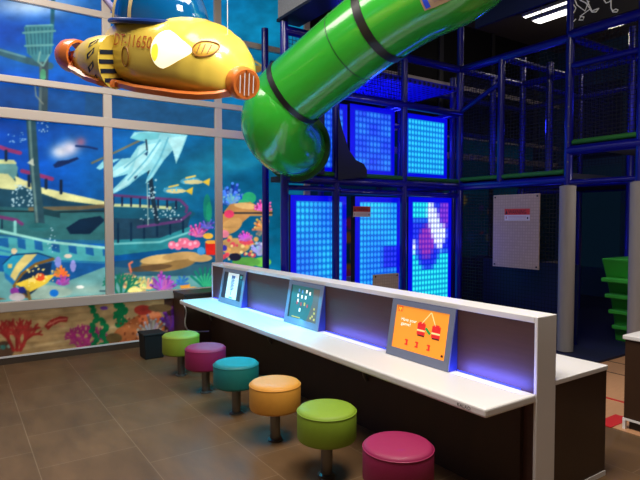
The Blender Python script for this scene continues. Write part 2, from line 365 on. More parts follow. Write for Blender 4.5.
    p.poly([(140, 146), (162, 142), (150, 162), (128, 184), (113, 193), (132, 172)], s2); p.poly([(166, 138), (186, 136), (176, 162), (172, 148)], s2); p.poly([(112, 172), (136, 158), (140, 152), (128, 170), (113, 177)], s2); p.line([(160, 140), (146, 160), (128, 180)], 1.4, s3); p.line([(168, 138), (160, 158), (148, 178)], 1.6, s3); p.line([(146, 150), (124, 168)], 1.2, s3); p.poly([(144, 154), (148, 151), (147, 156)], (20, 70, 110)); p.poly([(134, 177), (138, 175), (135, 180)], (20, 70, 110))
    p.poly([(130, 138), (140, 133), (160, 133), (158, 139), (140, 141)], (110, 196, 206)); p.line([(146, 140), (147, 150)], 1.6, (30, 50, 70))
    # fish
    for fx, fy in ((190, 181), (173, 190)):
        p.ell(fx, fy, 10, 3.6, (70, 150, 180), 1, -.05); p.ell(fx+3, fy+1, 10, 2.2, (206, 196, 140)); p.poly([(fx+12, fy+1), (fx+20, fy-3), (fx+19, fy+5)], (226, 188, 60)); p.line([(fx-4, fy-3), (fx+5, fy-5)], 1.6, (240, 200, 90)); p.dots(6, fx-9, fx+4, fy-3, fy+2, (70, 190, 230), (.5, 1), .9)
    # treasure chest
    p.ell(42, 292, 30, 7, (150, 176, 160)); 
    p.poly([(3, 262), (14, 254), (40, 253), (53, 259), (34, 266), (14, 286), (5, 278)], (30, 110, 170)); p.poly([(25, 254), (37, 254), (30, 262), (20, 272), (15, 281), (10, 276), (16, 264)], (222, 200, 120)); p.poly([(3, 264), (12, 256), (25, 254), (16, 264), (10, 276), (4, 272)], (40, 150, 180)); p.line([(3, 264), (12, 255), (38, 253), (53, 258)], 1.2, (10, 50, 90))
    p.line([(53, 259), (36, 264), (22, 274), (14, 286)], 3, (122, 88, 40)); p.poly([(16, 284), (24, 274), (38, 265), (52, 262), (50, 274), (36, 290), (26, 298)], (20, 44, 74)); p.poly([(15, 284), (30, 278), (56, 274), (46, 284), (30, 292)], (226, 190, 60)); p.ell(40, 277, 5, 4, (214, 74, 40)); p.ell(32, 280, 4, 2, (240, 214, 110)); p.dots(26, 26, 54, 266, 286, (248, 220, 120), (.6, 1.2), .9); p.poly([(13, 285), (24, 293), (30, 299), (24, 297), (13, 292)], (110, 76, 40)); p.poly([(8, 264), (12, 264), (12, 268), (8, 268)], (230, 200, 110)); p.line([(28, 292), (30, 300)], 3, (120, 96, 40))
    p.fan(61, 276, 9, (238, 106, 40), (250, 140, 60), 7, 3); p.fan(63, 284, 8, (160, 60, 170), (190, 90, 190), 6, 3); p.ell(58, 262, 3.2, 5.5, (130, 140, 210)); p.ell(73, 266, 2.8, 6, (150, 150, 220)); p.ell(68, 256, 4, 2, (220, 200, 180)); p.ell(54, 293, 4.5, 3.6, (20, 110, 200)); p.ell(15, 291, 5, 3.6, (130, 50, 140)); p.ell(22, 290, 3.6, 3.6, (30, 40, 110)); p.ell(17, 297, 8, 4, (180, 170, 170)); p.ell(80, 287, 4, 1.6, (230, 230, 220)); p.poly([(0, 289), (8, 299), (0, 305)], (140, 70, 36)); p.ell(14, 251, 3, 3, (214, 190, 150)); p.line([(100, 291), (106, 291)], 1.4, (40, 70, 80))
    # rocks and corals, second pane
    p.ell(168, 263, 28, 8, (150, 116, 66), 1, -.12); p.ell(160, 259, 20, 4.5, (214, 176, 110), 1, -.12); p.ell(180, 256, 18, 4, (190, 150, 92), 1, -.1); p.ell(200, 258, 12, 4, (200, 160, 100)); p.ell(150, 268, 22, 3, (90, 66, 44), .8, -.1)
    for x, y, r in ((172, 245, 4), (178, 246, 4), (185, 243, 5.2), (191, 245, 4.6), (196, 244, 4), (181, 241, 3)): p.ell(x, y, r, r, (232, 110, 140)); p.ell(x-1, y-1, r*.4, r*.4, (250, 170, 190))
    p.fan(198, 236, 12, (206, 60, 150), (226, 110, 190), 8, 2.6); p.fan(207, 228, 9, (90, 70, 190), (120, 110, 220), 7, 2.2); p.ell(208, 236, 5, 3, (240, 180, 60))
    p.poly([(205, 243), (217, 243), (216, 255), (206, 255)], (206, 36, 30)); p.ell(211, 242, 6, 2, (236, 160, 60)); p.ell(201, 251, 4, 4, (60, 140, 200))
    p.ell(128, 280, 10, 7, (150, 120, 100)); p.line([(131, 272), (129, 264), (132, 262)], 2, (220, 110, 80)); p.fan(136, 292, 14, (232, 200, 90), (248, 226, 130), 9, 3); p.fan(148, 288, 11, (236, 214, 130), (250, 232, 150), 7, 2.6); p.fan(163, 291, 17, (150, 60, 180), (186, 100, 210), 10, 3, -PI*.85, -PI*.15); p.coral(121, 296, 22, (16, 110, 84), 3, 2.4); p.ell(135, 291, 7, 3, (244, 228, 140))
    for k in range(8): a = -PI*(.1+.1*k); p.line([(205, 288), (205+17*math.cos(a), 288+20*math.sin(a))], 2.4, (18, 120, 100)); p.line([(205, 288), (207+12*math.cos(a+.1), 288+14*math.sin(a+.1))], 1.6, (50, 170, 120))
    p.ell(185, 286, 5, 4, (240, 160, 60)); p.ell(192, 290, 8, 3.4, (230, 170, 90)); p.fan(182, 284, 8, (40, 100, 190), (60, 130, 210), 6, 2.4); p.ell(207, 208, 4, 14, (20, 130, 100), .8); p.ell(209, 212, 3, 10, (30, 150, 110), .8)
    # right pane
    p.fan(231, 204, 19, (30, 70, 190), (80, 140, 230), 11, 3.6, -PI*.95, -PI*.15); p.fan(232, 204, 12, (50, 110, 220), (110, 170, 240), 7, 3, -PI*.9, -PI*.2); p.ell(249, 198, 7, 6, (40, 160, 110)); p.ell(244, 203, 6, 4, (50, 170, 120))
    p.poly([(222, 214), (230, 204), (250, 202), (262, 208), (272, 208), (272, 216), (250, 216), (238, 226), (226, 230), (221, 226)], (186, 132, 76)); p.ell(246, 206, 12, 3, (222, 176, 112), 1, .1); p.ell(231, 226, 12, 7, (200, 150, 88), 1, -.5); p.line([(222, 213), (272, 213)], 1.6, (30, 40, 50)); p.ell(229, 214, 5, 4, (220, 60, 100)); p.fan(263, 210, 10, (214, 50, 150), (240, 120, 190), 9, 2.4); p.fan(265, 228, 12, (230, 120, 60), (248, 180, 110), 9, 3, -PI*1.3, -PI*.4); p.ell(252, 240, 22, 10, (24, 96, 130), .5)
    p.ell(234, 246, 16, 8, (196, 150, 90)); p.dots(26, 219, 256, 236, 258, (236, 170, 90), (1.2, 2.8), .95); p.dots(16, 219, 256, 238, 258, (220, 70, 90), (1.2, 2.6), .95); p.dots(10, 219, 262, 240, 262, (250, 220, 140), (1, 2), .95); p.fan(245, 240, 9, (180, 50, 170), (214, 100, 200), 8, 2.6); p.fan(259, 254, 11, (150, 150, 230), (190, 190, 245), 7, 3.4, -PI*.8, -PI*.2); p.ell(224, 234, 5, 4, (236, 130, 150)); p.ell(262, 262, 9, 5, (110, 190, 70)); p.ell(246, 262, 14, 5, (90, 160, 70)); p.ell(235, 257, 6, 4, (30, 30, 50)); p.ell(224, 248, 3, 3, (60, 60, 170))
    p.line([(247, 66), (254, 61), (262, 66)], 2, (170, 130, 60)); p.ell(255, 69, 7, 4, (130, 100, 50))
    p.noise(9, 6, .18, 9)
def paint_sand(p):
    p.c[:] = np.array((176, 140, 92))/255.
    for i in range(16):
        y = rng.uniform(305, 352); x = rng.uniform(0, 150); p.glow(x, y, rng.uniform(15, 40), rng.uniform(1, 2.2), (206, 172, 122), .7, -.1+rng.uniform(-.1, .1)); p.glow(rng.uniform(0, 150), rng.uniform(305, 352), rng.uniform(15, 40), rng.uniform(.8, 1.6), (140, 108, 68), .6, -.1)
    p.ell(4, 350, 10, 9, (84, 60, 44)); p.ell(3, 347, 3, 2.4, (60, 110, 100)); p.ell(9, 346, 2, 2, (130, 160, 140))
    p.coral(17, 350, 30, (150, 40, 36), 3, 3.4, .5, 3); p.coral(22, 346, 20, (170, 52, 46), 2, 2.6, .6, 3)
    p.poly([(44, 326), (50, 320), (60, 316), (68, 317), (67, 322), (60, 322), (52, 326), (48, 330)], (150, 40, 34)); p.line([(48, 325), (58, 320), (66, 319)], 1.6, (206, 110, 90)); p.dots(8, 46, 66, 318, 328, (210, 120, 100), (.5, .9))
    p.coral(86, 345, 20, (150, 36, 96), 4, 2.4, .6, 3); p.coral(80, 347, 12, (170, 50, 110), 3, 2, .7, 2)
    for x0, y0, y1 in ((94, 345, 306), (104, 345, 320), (118, 325, 303), (123, 326, 304)):
        for k in range(9):
            y = y0+(y1-y0)*k/8; p.ell(x0+2.4*math.sin(k*1.4), y, 3.4, 2.6, (14, 110, 60), 1, .6*(-1)**k)
    p.ell(106, 345, 8, 3, (20, 120, 70)); p.ell(104, 308, 4, 2, (110, 60, 130))
    p.poly([(108, 344), (116, 330), (130, 320), (146, 310), (158, 312), (166, 326), (168, 344)], (176, 92, 46)); p.ell(128, 333, 14, 8, (196, 110, 60), 1, -.3); p.ell(150, 318, 12, 8, (214, 104, 60)); p.ell(152, 314, 8, 4, (232, 130, 84)); p.ell(143, 310, 9, 5, (170, 50, 36)); p.dots(30, 112, 164, 314, 342, (120, 54, 28), (.7, 1.4), .8); p.dots(24, 112, 164, 312, 342, (232, 150, 100), (.5, 1.1), .8); p.ell(114, 338, 8, 5, (110, 84, 46)); p.ell(140, 334, 3.6, 5, (220, 150, 110))
    p.put((p.x > 164).astype(float), (70, 44, 34)); p.fan(174, 330, 24, (92, 36, 130), (120, 60, 160), 11, 3.2, -PI*.8, -PI*.2); p.ell(160, 308, 12, 4, (120, 90, 56)); p.fan(152, 336, 20, (150, 130, 122), (190, 176, 168), 11, 2.6); p.dots(12, 144, 160, 326, 338, (200, 70, 60), (.8, 1.6), .9)
    p.noise(8, 5, .25, 4)
def paint_far(p, seed, water=(10, 96, 140)):
    g = np.random.default_rng(seed)
    p.c[:] = np.array(water)/255.
    for i in range(26): p.c += (np.array(water)*1.7/255.-p.c)*(np.exp(-(((p.X-g.uniform(-5, 12))/.9)**2+((p.Z-g.uniform(2, 4.5))/.12)**2))*.5)[:, None]
    for i in range(340):
        cx, cz, r = g.uniform(-5, 13), g.uniform(.3, 2.0)*g.uniform(.5, 1), g.uniform(.05, .16)
        c = [(220, 70, 150), (240, 150, 60), (110, 70, 190), (60, 170, 90), (220, 190, 120), (200, 60, 50), (40, 110, 200), (30, 90, 110)][g.integers(8)]
        q = np.hypot((p.X-cx)/r, (p.Z-cz)/r/g.uniform(.5, 1.2)); p.c += (np.array(c)/255.-p.c)*np.clip((1.1-q)*5, 0, 1)[:, None]
def film(name, x0, x1, z0, z1, m, fn, step, plane='N', y=YW-.004, label=None):
    nx, nz = max(2, int((x1-x0)/step)), max(2, int((z1-z0)/step))
    gx, gz = np.meshgrid(np.linspace(x0, x1, nx), np.linspace(z0, z1, nz)); gx, gz = gx.ravel(), gz.ravel()
    p = Paint(gx, gz); fn(p); c = np.clip(p.c, 0, 1)
    if step < .02:
        q = np.pad(c.reshape(nz, nx, 3), ((1, 1), (1, 1), (0, 0)), 'edge'); q = .5*q[1:-1, 1:-1]+.125*(q[:-2, 1:-1]+q[2:, 1:-1]+q[1:-1, :-2]+q[1:-1, 2:]); c = q.reshape(-1, 3)
    c = np.where(c <= .04045, c/12.92, ((c+.055)/1.055)**2.4)
    co = np.stack([gx, np.full_like(gx, y), gz], 1) if plane == 'N' else np.stack([np.full_like(gx, y), -gx, gz], 1)
    idx = np.arange(nx*nz).reshape(nz, nx); fs = np.stack([idx[:-1, :-1], idx[:-1, 1:], idx[1:, 1:], idx[1:, :-1]], -1).reshape(-1, 4)
    me = bpy.data.meshes.new(name); me.from_pydata(co.tolist(), [], fs.tolist())
    at_ = me.attributes.new('Col', 'FLOAT_COLOR', 'POINT'); at_.data.foreach_set('color', np.concatenate([c, np.ones((len(c), 1))], 1).astype(np.float32).ravel())
    me.materials.append(m); me.update()
    o = bpy.data.objects.new(name, me); COL.objects.link(o); o['kind'] = 'structure'
    return o
struct('wall_north', MB().box(XWST, XE, YW, YW+.12, 0, ZC), mat('dark_teal_wall', (20, 60, 80), .7))
rows = [(zS1, zA0), (zA1, zB0), (zB1, zC0), (zC1, ZC)]
k = 0
for r0, r1 in rows:
    for i in range(len(XM)-1):
        k += 1; near = XM[i] < 3.0 and XM[i+1] > .3
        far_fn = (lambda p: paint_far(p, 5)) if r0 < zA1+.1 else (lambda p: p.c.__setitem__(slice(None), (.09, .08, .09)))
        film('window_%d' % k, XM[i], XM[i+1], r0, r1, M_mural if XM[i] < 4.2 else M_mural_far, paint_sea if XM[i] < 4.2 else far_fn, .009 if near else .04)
k = 0
for z0, z1, pr in ((zA0, zA1, .05), (zB0, zB1, .05), (zC0, zC1, .05), (zS0, zS1, .07)):
    k += 1; struct('trim_%d' % k, MB().box(XWST, XE, YW-pr, YW-.002, z0, z1), M_frame, bevel=.008)
for x in XM:
    k += 1; struct('trim_%d' % k, MB().box(x-.048, x+.048, YW-.045, YW-.001, zS1, ZC), M_frame if x < 4.4 else mat('dimmed_window_frame', (36, 34, 38), .6), bevel=.006)  # far mullions: same frame, dimness of the play area put into its colour
BB = .085
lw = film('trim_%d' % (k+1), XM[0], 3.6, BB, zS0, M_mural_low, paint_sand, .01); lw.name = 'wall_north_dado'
struct('baseboard_north', MB().box(XWST, 4.2, YW-.012, YW-.001, 0, BB-.012), mat('brown_tile_base', (70, 54, 40), .5))
struct('trim_%d' % (k+2), MB().box(XWST, 4.2, YW-.016, YW-.001, BB-.014, BB+.004), M_white)
# east wall with films
struct('wall_east', MB().box(XE, XE+.12, YS, YW, 0, ZC), mat('dark_teal_wall', (20, 60, 80), .7))
kk = 60
for y0, y1 in ((-1.0, .6), (.6, 2.2), (2.2, 3.8), (3.8, 5.2), (5.2, 6.5)):
    for z0, z1 in ((.6, 2.6), (2.75, 4.2)):
        kk += 1; film('window_%d' % kk, -y1+.06, -y0-.06, z0, z1, M_mural_east if z0 < 1 else M_mural_far, lambda p: paint_far(p, 11, (8, 26, 40)), .05, 'E', XE-.005)

# play-area floor
wood = grain_mat('tan_gym_floor', (190, 138, 98), (208, 156, 114), (2, 10, 1), .4)
struct('floor_gym', MB().box(4.02, XE, -.5, 3.05, 0, .004), wood)
for i, (x, w, c) in enumerate(((4.65, .035, (190, 30, 30)), (5.46, .02, (70, 50, 40)), (5.88, .02, (70, 50, 40)))):
    struct('floor_line.%03d' % i, MB().box(x-w/2, x+w/2, -.5, 3.05, .004, .006), mat('floor_line_%d' % (c[0]), c, .5))
struct('floor_edge_strip', MB().box(4.0, 4.3, 2.04, 2.16, .004, .009), mat('red_floor_mark', (200, 30, 34), .5))
struct('floor_mat', MB().box(2.75, XE, 3.05, 6.5, 0, .03), mat('navy_foam_mat', (18, 24, 58), .7))

# ------------------------------------------------------------------ games counter
DX, DY0, DY1, DZ, DTH = 2.5275, 1.676, 5.98, 1.036, .1637
CZ, CX = .627, 2.119
ct = thing('games_counter', 'long counter with brown divider, white worktop and white edge trim behind the stools', 'counter', (2.5, 3.8, 0))
obj('divider', MB().box(DX, DX+DTH, DY0+.02, DY1, 0, DZ-.035), M_brown, ct)
obj('top_cap', MB().box(DX-.004, DX+DTH+.004, DY0+.02, DY1+.02, DZ-.035, DZ), M_white, ct, bevel=.004)
obj('end_post', MB().box(DX-.004, DX+DTH+.004, DY0, DY0+.02, 0, DZ), M_white, ct, bevel=.004)
obj('end_strip', MB().box(DX-.004, DX+.03, DY1, DY1+.022, CZ, DZ-.03), M_white, ct)
wt = obj('worktop', MB().box(CX, DX-.002, DY0+.005, DY1, CZ-.048, CZ), M_white, ct, bevel=.012, seg=3)
mb = MB(); text_on(mb, 'KALAO', (CX-.0015, 1.86, CZ-.034), (0, -1, 0), (0, 0, 1), .085, .018)
obj('edge_lettering', mb, mat('grey_lettering', (50, 48, 50), .6), wt)
obj('lower_panel', MB().box(DX-.03, DX-.001, DY0+.08, DY1-.02, .0, CZ-.048), M_dark, ct)
for y in (5.93, 4.5, 3.05):
    mb = MB(); mb.tube([(DX-.035, y, .56), (DX-.08, y, .50), (DX-.06, y, .40), (DX-.035, y, .36)], .012, 8)
    obj('bracket', mb, M_steel, ct, smooth=True)
obj('light_strip', MB().box(DX-.003, DX-.001, DY0+.1, DY1-.02, CZ+.001, CZ+.004), mat('blue_light_strip', (40, 80, 220), .5, emit=1.2, ecol=(40, 70, 255)), ct)

lc = thing('low_cabinet', 'low dark wood cabinet with white top behind the counter end', 'cabinet', (2.97, 2.8, 0))
LX0, LX1, LY0, LY1, LZ = DX+DTH+.006, 3.238, 1.676, 4.6, .674
obj('carcass', MB().box(LX0, LX1-.006, LY0+.006, LY1, .03, LZ-.03), M_dark, lc)
obj('top_board', MB().box(LX0, LX1, LY0, LY1, LZ-.03, LZ), M_white, lc, bevel=.005)
obj('base_strip', MB().box(LX0, LX1-.002, LY0+.002, LY1, 0, .03), M_white, lc)

rc = thing('side_cabinet', 'dark wood cabinet with white top and raised white base at the picture edge', 'cabinet', (4.6, 1.2, 0))
obj('carcass', MB().box(4.07, 5.2, .4, 1.985, .085, .67), M_dark, rc)
obj('top_board', MB().box(4.055, 5.22, .38, 2.0, .67, .70), M_white, rc, bevel=.005)
obj('base_strip', MB().box(4.064, 5.205, .39, 1.992, .07, .085), M_white, rc)
obj('plinth', MB().box(4.10, 5.17, .43, 1.96, 0, .07), M_black, rc)
obj('corner_trim', MB().box(4.062, 4.085, 1.97, 1.99, 0, .07), M_white, rc)

sc_ = thing('wall_cabinet', 'small dark wood cabinet against the mural wall beyond the counter end', 'cabinet', (2.45, 6.3, 0))
obj('carcass', MB().box(2.24, 2.95, 6.15, 6.52, .02, .64), M_dark, sc_)
obj('top_board', MB().box(2.23, 2.96, 6.14, 6.53, .64, .665), M_dark, sc_, bevel=.003)
obj('plinth', MB().box(2.27, 2.93, 6.18, 6.5, 0, .02), M_black, sc_)

mb = MB(); cpts = [at(181, 300, X=2.2), (2.20, 5.99, .5), (2.19, 6.0, .36), (2.22, 6.01, .27), (2.30, 6.02, .235), (2.42, 6.03, .22), (2.50, 6.05, .21)]
def smoothp(pts, n=6):
    pts = [Vector(p) for p in pts]; P = [pts[0]*2-pts[1]]+pts+[pts[-1]*2-pts[-2]]; out = []
    for i in range(1, len(P)-2):
        for j in range(n):
            t = j/n; a, b, c, d = P[i-1], P[i], P[i+1], P[i+2]
            out.append(.5*((2*b)+(c-a)*t+(2*a-5*b+4*c-d)*t*t+(3*b-a-3*c+d)*t**3))
    return out+[pts[-1]]
mb.tube(smoothp(cpts), .008, 8); tag(obj('power_cable', mb, M_white, smooth=True), 'white power cable hanging from the far end of the counter', 'cable')

bn = thing('waste_bin', 'black square bin standing by the mural beside the far stool', 'bin', (1.8, 6.0, 0))
mb = MB(); mb.box(1.70, 1.93, 5.93, 6.16, .0, .275); mbv = [(x+(x-1.815)*(.0 if z > .1 else -.1), y+(y-6.045)*(.0 if z > .1 else -.1), z) for x, y, z in mb.v]; mb.v = mbv
M_bin = mat('matt_black_bin', (7, 7, 7), .7)
obj('bin_body', mb, M_bin, bn, bevel=.01)
obj('bin_rim', MB().box(1.692, 1.938, 5.922, 6.168, .262, .285), M_bin, bn, bevel=.006)

# ------------------------------------------------------------------ stools
SX, SY0, SP, SZ = 1.8393, 1.9996, .6326, .418
def vinyl(name, rgb): return mat(name, rgb, .6, coat=.05, noise=.06, nscale=30, bump=.06)
stool_cols = [((148, 20, 76), 'pink'), ((132, 162, 38), 'lime green'), ((222, 154, 56), 'orange'), ((14, 114, 110), 'teal'), ((140, 18, 70), 'pink'), ((138, 154, 34), 'lime green')]
stool_lab = ['round magenta pink stool nearest the camera beside the counter end', 'round lime green stool standing between the near pink and orange stools', 'round orange yellow stool between the teal and the lime green stool', 'round teal stool between the orange stool and a magenta one', 'round magenta pink stool between the teal stool and the farthest green stool', 'round lime green stool at the far end beside the black bin']
R_ = .18
prof = [(.05, SZ-.195), (R_-.02, SZ-.195), (R_-.006, SZ-.188), (R_, SZ-.175), (R_, SZ-.03), (R_-.004, SZ-.016), (R_-.014, SZ-.006), (R_-.03, SZ-.001), (.06, SZ+.002), (.01, SZ+.002)]
st0 = thing('round_stool', stool_lab[0], 'stool', (0, 0, 0))
seat0 = obj('seat', MB().lathe(prof, n=48), vinyl('stool_vinyl_0', stool_cols[0][0]), st0, smooth=True)
mb = MB(); 
for z in (SZ-.022,): mb.tube([((R_-.001)*math.cos(a*PI/24), (R_-.001)*math.sin(a*PI/24), z) for a in range(48)], .003, 6, closed=True)
seam0 = obj('piping', mb, vinyl('stool_vinyl_0', stool_cols[0][0]), seat0, smooth=True)
pole0 = obj('pole', MB().lathe([(.036, .012), (.036, SZ-.195)], n=24), M_steel, st0, smooth=True)
base0 = obj('floor_flange', MB().lathe([(.055, 0), (.055, .008), (.04, .014)], n=24), M_steel, st0, smooth=True)
for i in range(1, 6):
    s = copy_tree(st0); s.location = (SX, SY0+SP*i, 0); s['label'] = stool_lab[i]; s['group'] = 'round stools along the counter'
    for ch in s.children:
        for o in [ch]+list(ch.children):
            if o.name.startswith(('seat', 'piping')):
                o.data = o.data.copy(); o.data.materials[0] = vinyl('stool_vinyl_%d' % i, stool_cols[i][0])
st0.location = (SX, SY0, 0); st0['group'] = 'round stools along the counter'

# ------------------------------------------------------------------ kiosks on the worktop
def kiosk(y0, y1, label, art):
    z0, z1 = CZ+.002, CZ+.375; xb, xt = 2.450, 2.516
    k = thing('screen_kiosk', label, 'screen', (2.5, (y0+y1)/2, z0), 'touch screens on the counter')
    prism = [(xb, z0), (DX-.004, z0), (DX-.004, z1), (xt, z1)]
    mb = MB(); mb.add([(x, y, z) for y in (y0, y1) for x, z in prism], [(0, 1, 2, 3), (7, 6, 5, 4), (0, 4, 5, 1), (1, 5, 6, 2), (2, 6, 7, 3), (3, 7, 4, 0)])
    obj('housing', mb, mat('dark_blue_housing', (40, 52, 110), .4, .1), k)
    O = Vector((xb, y1, z0)); U = Vector((0, -1, 0)); V = Vector((xt-xb, 0, z1-z0)); Lh = V.length; V.normalize(); N = U.cross(V); 
    if N.x > 0: N = -N
    W = y1-y0
    def P(a, b, l=0): return O+U*a+V*b+N*l
    mgx, mg0, mg1 = .044, .056, .036
    mb = MB()
    for a0, a1, b0, b1 in ((0, W, 0, mg0), (0, W, Lh-mg1, Lh), (0, mgx, mg0, Lh-mg1), (W-mgx, W, mg0, Lh-mg1)):
        vs = [P(a, b, l) for l in (0, .008) for a, b in ((a0, b0), (a1, b0), (a1, b1), (a0, b1))]
        mb.add(vs, [(0, 1, 2, 3), (7, 6, 5, 4), (0, 4, 5, 1), (1, 5, 6, 2), (2, 6, 7, 3), (3, 7, 4, 0)])
    obj('bezel', mb, M_bezel, k)
    mb = MB(); sw, sh = W-2*mgx, Lh-mg0-mg1
    S = lambda a, b, l=.002: P(mgx+a*sw, mg0+b*sh, l)
    art(k, S, sw, sh, U, V, N)
    return k
def em(name, rgb, e=.8): return mat(name, rgb, .3, emit=e)
def rect(mb, S, a0, a1, b0, b1, l, mi=0): mb.add([S(a0, b0, l), S(a1, b0, l), S(a1, b1, l), S(a0, b1, l)], [(0, 1, 2, 3)], mi)
def art_orange(k, S, sw, sh, U, V, N):
    mb = MB(); rect(mb, S, 0, 1, 0, 1, .002, 0)
    scr = obj('display', mb, em('screen_orange', (236, 142, 42), .75), k)
    mats = [em('screen_red', (206, 40, 36), .7), em('screen_white', (250, 240, 232), .8), em('screen_yellow', (250, 200, 40), .8), em('screen_green', (30, 140, 60), .7), em('screen_dark', (60, 30, 24), .5), em('screen_pale', (250, 206, 140), .7)]
    mb = MB(); rect(mb, S, .03, .13, .86, .98, .003, 0)
    # twin-arch letter mark in yellow
    for c in (.062, .098):
        pts = [(c-.018+.036*t, .88+.08*math.sin(PI*t)) for t in [i/8 for i in range(9)]]
        for i in range(8):
            (a, b), (a2, b2) = pts[i], pts[i+1]; rect(mb, S, min(a, a2), max(a, a2)+.004, min(b, b2)-.012, max(b, b2), .004, 2)
    obj('corner_logo', mb, mats, scr)
    mb = MB(); text_on(mb, 'Have your', S(.13, .63, .004), U, V, sw*.30, sh*.10, 1); text_on(mb, 'game!', S(.13, .53, .004), U, V, sw*.19, sh*.10, 1); obj('screen_lettering', mb, mats, scr)
    for a in (.53, .80):
        mb = MB(); rect(mb, S, a-.075, a+.075, .42, .68, .004, 0); rect(mb, S, a-.075, a+.075, .50, .54, .005, 5); rect(mb, S, a-.05, a+.05, .68, .71, .004, 0); rect(mb, S, a-.06, a+.07, .39, .42, .004, 4); obj('red_box_picture', mb, mats, scr)
        mb = MB(); mb.add([S(.67, .96, .004), S(.69, .96, .004), S(a+.01-.02*(a > .6), .68, .004), S(a-.01-.02*(a > .6), .68, .004)], [(0, 1, 2, 3)], 5); obj('string_picture', mb, mats, scr)
    mb = MB(); mb.add([S(.60, .58, .006), S(.63, .62, .006), S(.72, .50, .006), S(.69, .46, .006)], [(0, 1, 2, 3)], 3); obj('green_bar_picture', mb, mats, scr)
    for a in (.28, .48, .70):
        mb = MB(); rect(mb, S, a-.03, a+.03, .22, .25, .004, 0); rect(mb, S, a-.03, a+.03, .12, .15, .004, 0); rect(mb, S, a-.005, a+.025, .12, .25, .004, 0); obj('icon', mb, mats, scr)
    mb = MB(); rect(mb, S, .93, .97, .06, .11, .004, 4); obj('corner_mark', mb, mats, scr)
def art_green(k, S, sw, sh, U, V, N):
    mb = MB(); rect(mb, S, 0, 1, 0, 1, .002, 0)
    scr = obj('display', mb, em('screen_green_dark', (44, 92, 92), .75), k)
    mats = [em('screen_brownish', (92, 84, 78), .7), em('screen_white', (250, 240, 232), .8), em('screen_red2', (170, 60, 66), .7), em('screen_gold', (190, 160, 80), .7), em('screen_blue', (90, 140, 190), .7), em('screen_edge', (24, 44, 48), .4)]
    mb = MB(); mb.add([S(.78, .98, .003), S(.99, .98, .003), S(.99, .0, .003), S(.66, 0, .003), S(.72, .2, .003), S(.8, .6, .003)], [(0, 1, 2, 3, 4, 5)], 0); rect(mb, S, 0, .04, 0, 1, .003, 5)
    for a, b, c in ((.3, .86, 4), (.42, .84, 4), (.56, .86, 1), (.68, .82, 1), (.28, .70, 1), (.42, .68, 1), (.55, .68, 1), (.3, .55, 1), (.28, .48, 2), (.42, .46, 2), (.54, .48, 3), (.64, .44, 2), (.4, .28, 1)): rect(mb, S, a-.025, a+.025, b-.05, b+.05, .004, c)
    for a, b in ((.85, .18), (.9, .28), (.8, .12), (.88, .4), (.92, .1)): rect(mb, S, a-.025, a+.025, b-.03, b+.03, .004, 3)
    rect(mb, S, .15, .45, .03, .06, .004, 3)
    obj('display_artwork', mb, mats, scr)
def art_page(k, S, sw, sh, U, V, N):
    mb = MB(); rect(mb, S, 0, 1, 0, 1, .002, 0)
    scr = obj('display', mb, em('screen_black', (20, 36, 50), .5), k)
    mats = [em('screen_page', (196, 206, 206), .75), em('screen_blue_text', (60, 96, 150), .6), em('screen_teal', (60, 150, 150), .7)]
    mb = MB(); rect(mb, S, .22, .78, .02, .99, .003, 0)
    rect(mb, S, .42, .60, .80, .90, .004, 1)
    for i in range(9): rect(mb, S, .42, .56+.03*(i % 2), .36+.05*i, .39+.05*i, .004, 1)
    rect(mb, S, .47, .50, .16, .36, .004, 1); rect(mb, S, .42, .58, .04, .09, .004, 2); rect(mb, S, .84, .94, .84, .94, .003, 2)
    obj('display_artwork', mb, mats, scr)
kiosk(2.22, 2.785, 'grey framed screen showing an orange game page with red boxes', art_orange)
kiosk(3.63, 4.175, 'grey framed screen showing a dark green page with small icons', art_green)
kiosk(5.06, 5.63, 'grey framed screen showing a pale page with blue text between black bars', art_page)

# ------------------------------------------------------------------ play structure
ps = thing('play_structure', 'tall blue tubular indoor playground frame with decks and nets behind the counter', 'play structure', (5.8, 5.1, 0))
def post(x, y, z0, z1, r=.045):
    mb = MB(); mb.tube([(x, y, z0), (x, y, z1)], r, 16); p = obj('post', mb, M_blue, ps, smooth=True); return p
FX, FY, PY = 5.8, 5.1, 3.5
ZD, ZT = 2.0, 3.6
for x, y, z0, z1 in [(3.0, FY, .03, 3.68), (3.36, 6.2, .03, 4.0), (3.69, FY, .03, 4.0), (4.76, FY, .03, 4.0), (FX, FY, .03, 4.2), (6.05, 5.45, .03, 3.6), (FX, 4.42, ZD, ZT), (FX, PY, .03, 4.2), (FX, 2.72, .03, 4.0), (7.2, FY, .03, 4.0), (7.2, PY, .03, 4.0), (7.2, 2.2, .03, 4.0), (6.5, FY, ZD, ZT), (4.3, 6.3, .03, 4.0), (5.8, 6.3, .03, 4.0), (7.2, 6.3, .03, 4.0), (8.8, FY, .03, 4.0), (8.8, PY, .03, 4.0), (8.8, 2.2, .03, 4.0), (8.0, 6.3, 2.1, 3.6), (6.5, PY+.7, ZD, ZT)]:
    p = post(x, y, z0, z1)
    if (x, y) == (FX, PY):
        for z in (2.2, 2.42, 2.6, 2.82, 3.05, 3.3):
            mb = MB(); mb.tube([(x-.044, y-.02, z-.006), (x-.044, y-.02, z+.006)], .009, 8); obj('bolt', mb, M_steel, p)
def beam(a, b, r=.045, m=None, name='beam'):
    mb = MB(); mb.tube([a, b], r, 12); return obj(name, mb, m or M_blue, ps, smooth=True)
